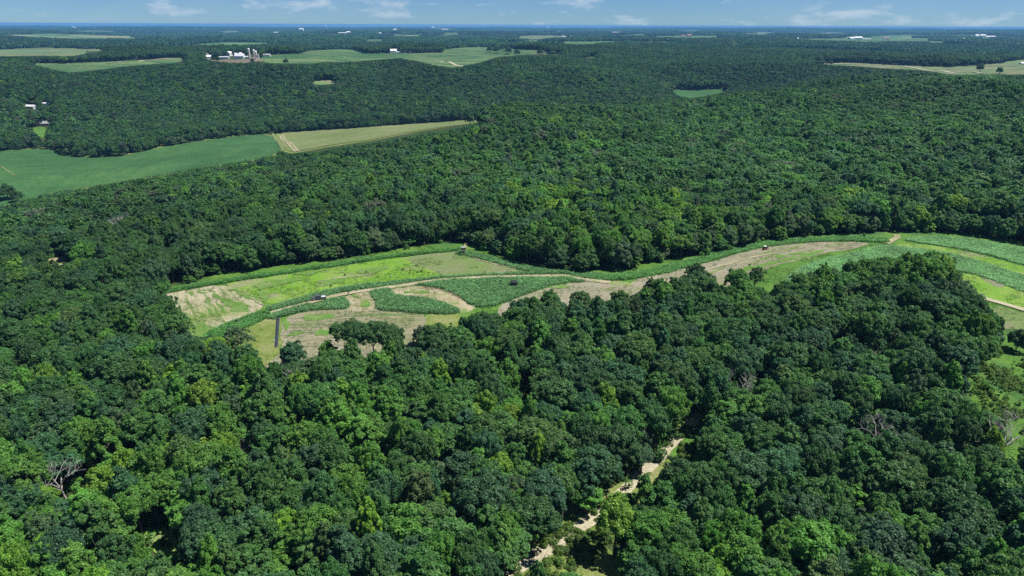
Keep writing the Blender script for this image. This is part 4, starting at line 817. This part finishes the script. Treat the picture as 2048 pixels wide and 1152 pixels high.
# black plastic sheet
Wt = W_of([(553.5,636),(560,636),(556,696),(549.5,696)], 60, 0); sh = sheet('plastic_sheet', Wt, TARP, .42, .8); sh.pop('kind', None) if 'kind' in sh else None
bpy.context.view_layer.update(); 
if 'kind' in sh: del sh['kind']
md = sh.modifiers.new('thick', 'SOLIDIFY'); md.thickness = .03
tag(sh, 'long narrow black plastic sheet laid on the grass beside the stubble field', 'sheet')
def wheel(t, x, y, r=.38, wd=.26):
    s = 1 if y > 0 else -1
    e = MB().tube((x, y-wd/2, r), (x, y+wd/2, r), r, r, 14).build('wheel', TYRE, t)
    MB().tube((x, y+s*wd/2, r), (x, y+s*(wd/2+.02), r), r*.6, r*.55, 10).build('rim', CHROME, e)
def pickup(px, py, rz):
    x, y, z = gpos(px, py); t = empty('pickup_truck', (x, y, z+.5), rz); tag(t, 'dark crew cab pickup truck parked on the path between crop strips', 'pickup truck')
    b = MB(); b.prism([(-2.9, .5), (-2.9, .98), (-2.75, 1.08), (-1.6, 1.14), (2.85, 1.14), (2.9, .95), (2.9, .5)], -.98, .98); b.build('body', CARP, t)
    MB().box(-1.65, 1.05, -.92, .92, 1.14, 1.22).build('sill', CARP, t)
    MB().box(-1.6, .95, -.9, .9, 1.22, 1.72, .38, .13).build('window', GLASS, t)
    MB().box(-1.2, .56, -.76, .76, 1.722, 1.82, .05, .05).build('roof', CARP, t)
    MB().box(-2.6, -1.75, -.8, .8, 1.125, 1.17, .1, .1).build('hood', CARP, t); MB().box(-1.0, .4, -.72, -.66, 1.84, 1.9).box(-1.0, .4, .66, .72, 1.84, 1.9).box(-.9, -.82, -.66, .66, 1.84, 1.89).box(.2, .28, -.66, .66, 1.84, 1.89).build('roof_glint_bars', CHROME, t); MB().box(1.15, 2.74, -.84, .84, 1.145, 1.2).build('bed_liner', SILVR, t)  # silver roof bars are added, standing in for bright reflections on the cab
    bd = MB().box(1.1, 2.82, -.95, -.86, 1.14, 1.34).box(1.1, 2.82, .86, .95, 1.14, 1.34).box(2.76, 2.86, -.86, .86, 1.14, 1.34); bd.build('bed_rail', CHROME, t)
    MB().box(-2.98, -2.9, -.95, .95, .5, .72).box(2.9, 2.98, -.95, .95, .5, .7).build('bumper', CHROME, t)
    for s in (-1, 1):
        MB().box(-2.93, -2.84, s*.75-.16, s*.75+.16, .8, .97).build('headlight', WHITE, t); MB().box(-1.3, -1.1, s*1.02-.1, s*1.02+.1, 1.15, 1.32).build('mirror', CARP, t)
        MB().box(-1.2, .6, s*.93-.012, s*.93+.012, 1.0, 1.06).build('trim', CHROME, t)
        wheel(t, -1.9, s*.9); wheel(t, 1.8, s*.9)
pickup(638, 601, math.radians(14))
def utv(px, py, rz, label, body, roof=None):
    x, y, z = gpos(px, py); t = empty('utility_vehicle', (x, y, z+.25), rz); tag(t, label, 'utility vehicle')
    MB().box(-1.5, 1.4, -.7, .7, .4, .75, .08, .04).build('body', body, t); MB().box(.5, 1.5, -.72, .72, .76, 1.05).build('cargo_bed', BLACK, t)
    MB().box(-.9, .45, -.7, .7, 1.85, 1.93).build('roof', roof or WHITE, t); MB().box(-.4, .3, -.6, .6, .76, 1.1).build('seat', BLACK, t)
    c = MB()
    for a in (-.85, .4):
        for s in (-.65, .65): c.tube((a, s, .75), (a, s, 1.85), .03, .03, 5)
    c.build('roll_cage', BLACK, t); MB().box(-1.4, -.9, -.6, .6, .755, .95, .12, .05).build('hood', body, t)
    for a in (-1.05, 1.05):
        for s in (-.7, .7): wheel(t, a, s, .33, .25)
utv(1530, 500, math.radians(25), 'small utility vehicle with white roof on the long pale field', REDM)
utv(1962, 598, math.radians(160), 'dark vehicle on the gravel road, half hidden by the oak mass', CARP, CARP)
# black ground blind
x, y, z = gpos(1028, 574); t = empty('hunting_blind', (x, y, z+.3), .4); tag(t, 'black hexagonal ground blind standing in the large crop patch', 'hunting blind'); t.scale = (1.7, 1.7, 1.15)
MB().tube((0, 0, 0), (0, 0, 2.0), 1.0, .92, 8).build('wall', BLACK, t); MB().tube((0, 0, 2.0), (0, 0, 2.25), 1.02, .3, 8).build('roof', BLACK, t)
for a in (-1.9, -1.2): MB().box(math.cos(a)*.93-.22, math.cos(a)*.93+.22, math.sin(a)*.93-.03, math.sin(a)*.93+.03, 1.3, 1.6).build('window', GLASS, t)
# raised wooden blind
x, y, z = gpos(927, 509); t = empty('tower_blind', (x, y, z+.1), .3); tag(t, 'grey wooden blind raised on legs at the top of the clearing', 'hunting blind')
MB().box(-.95, .95, -.95, .95, 2.0, 3.7).build('cabin', GREYW, t); MB().box(-1.1, 1.1, -1.1, 1.1, 3.7, 3.85).build('roof', GREYR, t)
MB().box(-.6, .6, -.98, -.94, 2.9, 3.3).build('window', GLASS, t)
for a in (-.8, .8):
    for b_ in (-.8, .8): MB().tube((a*1.3, b_*1.3, -.2), (a, b_, 2.0), .07, .07, 6).build('leg', GREYW, t)
# small post
x, y, z = gpos(697, 591); t = empty('marker_post', (x, y, z+.3)); tag(t, 'short dark post with a box on top on the bare lobe near the pickup', 'post')
MB().tube((0, 0, 0), (0, 0, .75), .06, .06, 6).build('pole', GREYW, t); MB().box(-.22, .22, -.2, .2, .75, 1.2).build('box', BLACK, t)
x, y, z = gpos(548.5, 684); t = empty('bucket', (x, y, z+.35)); tag(t, 'white bucket on the grass left of the black sheet', 'bucket')
MB().tube((0, 0, 0), (0, 0, .4), .17, .2, 10).build('pail', PLAST, t); MB().tube((0, 0, .4), (0, 0, .43), .21, .21, 10).build('lid', WHITE, t)
# sapling tubes
tubes = [(487,574),(511,570),(534,564),(551,558),(575,553),(507,568),(493,565),(600,569),(616,565),(586,567),(553,597),(551,592),(616,555),(670,556),(671,562),(704,552),(761,531),(797,531),(826,535),(713,529),(712,534),(700,534),(732,556),(686,545),(745,555),(783,556),(640,569),(630,547),(575,559),(558,563),(540,570),(655,545),(722,545),(690,560),(650,576),(610,580),(585,590),(765,548),(805,550),(770,537),(600,558),(640,555),(530,586),(564,583),(868,636),(1078,563),(937,562),(690,578),(1700,520),(1968,563)]
tm = MB().tube((0, 0, 0), (0, 0, 1.5), .06, .055, 7).mesh('tube', PLAST); sk = MB().tube((.09, 0, 0), (.09, 0, 1.75), .02, .02, 4).mesh('stake', GREYW); cap = MB().dome((0, 0, 1.5), .09, .12, 6, 2).mesh('leaf_tip', simple('sapling_leaf', (.08, .2, .03)))
for px, py in tubes[:48]:
    x, y, z = gpos(px, py); t = empty('sapling_tube', (x, y, z+.2), random.uniform(0, 6)); t.scale = (1.2, 1.2, random.uniform(.85, 1.1)); tag(t, 'white plastic sapling tube in the clearing, %s from the left' % ordinal(1+sorted(tubes[:48]).index((px, py))), 'tree guard', 'sapling tubes in the meadow')
    add('tube', tm, t); add('stake', sk, t)
# brush heap along the bare curve
bx = MB(); Wb = band([(843,577),(870,578),(900,586),(925,600)], 2.4); qx, qy = inside_pts(Wb, .45, rr)
for a, b_ in zip(qx, qy):
    z = float(height(a, b_))+.35; d = Vector((random.gauss(0, 1), random.gauss(0, 1), random.uniform(-.1, .6))).normalized()*random.uniform(.4, 1.0); bx.tube((a, b_, z+random.uniform(0, .3)), (a+d.x, b_+d.y, z+abs(d.z)+.1), .05, .03, 4)
tag(bx.build('brush_heap', simple('dry_brush', (.30, .20, .13), .9, var=.4, scale=1)), 'brown brush heap along the bare curve', kind='stuff')
# small dark shrubs dotting the lime meadow
SHR = [(605,588),(620,590),(640,568),(690,552),(757,556),(820,548),(835,546),(842,545),(858,547),(820,543),(806,541),(733,547),(810,530),(832,533),(860,560),(662,574)]
for k, (px, py) in enumerate(SHR):
    x, y, z = gpos(px, py); o = add('meadow_shrub', SHRUB[k % 3], None, (x, y, z+.1), (0, 0, k), (.26+.05*(k % 4),)*3); o['leaf_color'] = (.04, .10, .03); tag(o, 'small dark shrub in the lime meadow, %s from the left' % ordinal(1+sorted(SHR).index((px, py))), 'shrub', 'shrubs dotting the lime meadow')

# ------------------------------------------------------------------ haze
m, N, L = new_mat('haze'); o = N.new('ShaderNodeOutputMaterial'); v = N.new('ShaderNodeVolumePrincipled')
v.inputs['Color'].default_value = (.20, .53, 1, 1); v.inputs['Density'].default_value = HAZE; v.inputs['Anisotropy'].default_value = .0
L.new(v.outputs[0], o.inputs['Volume'])
hz = MB().box(-46000, 46000, -46000, 46000, -250, 112).build('haze', m); tag(hz, 'thin blue summer haze over the whole landscape', kind='stuff')
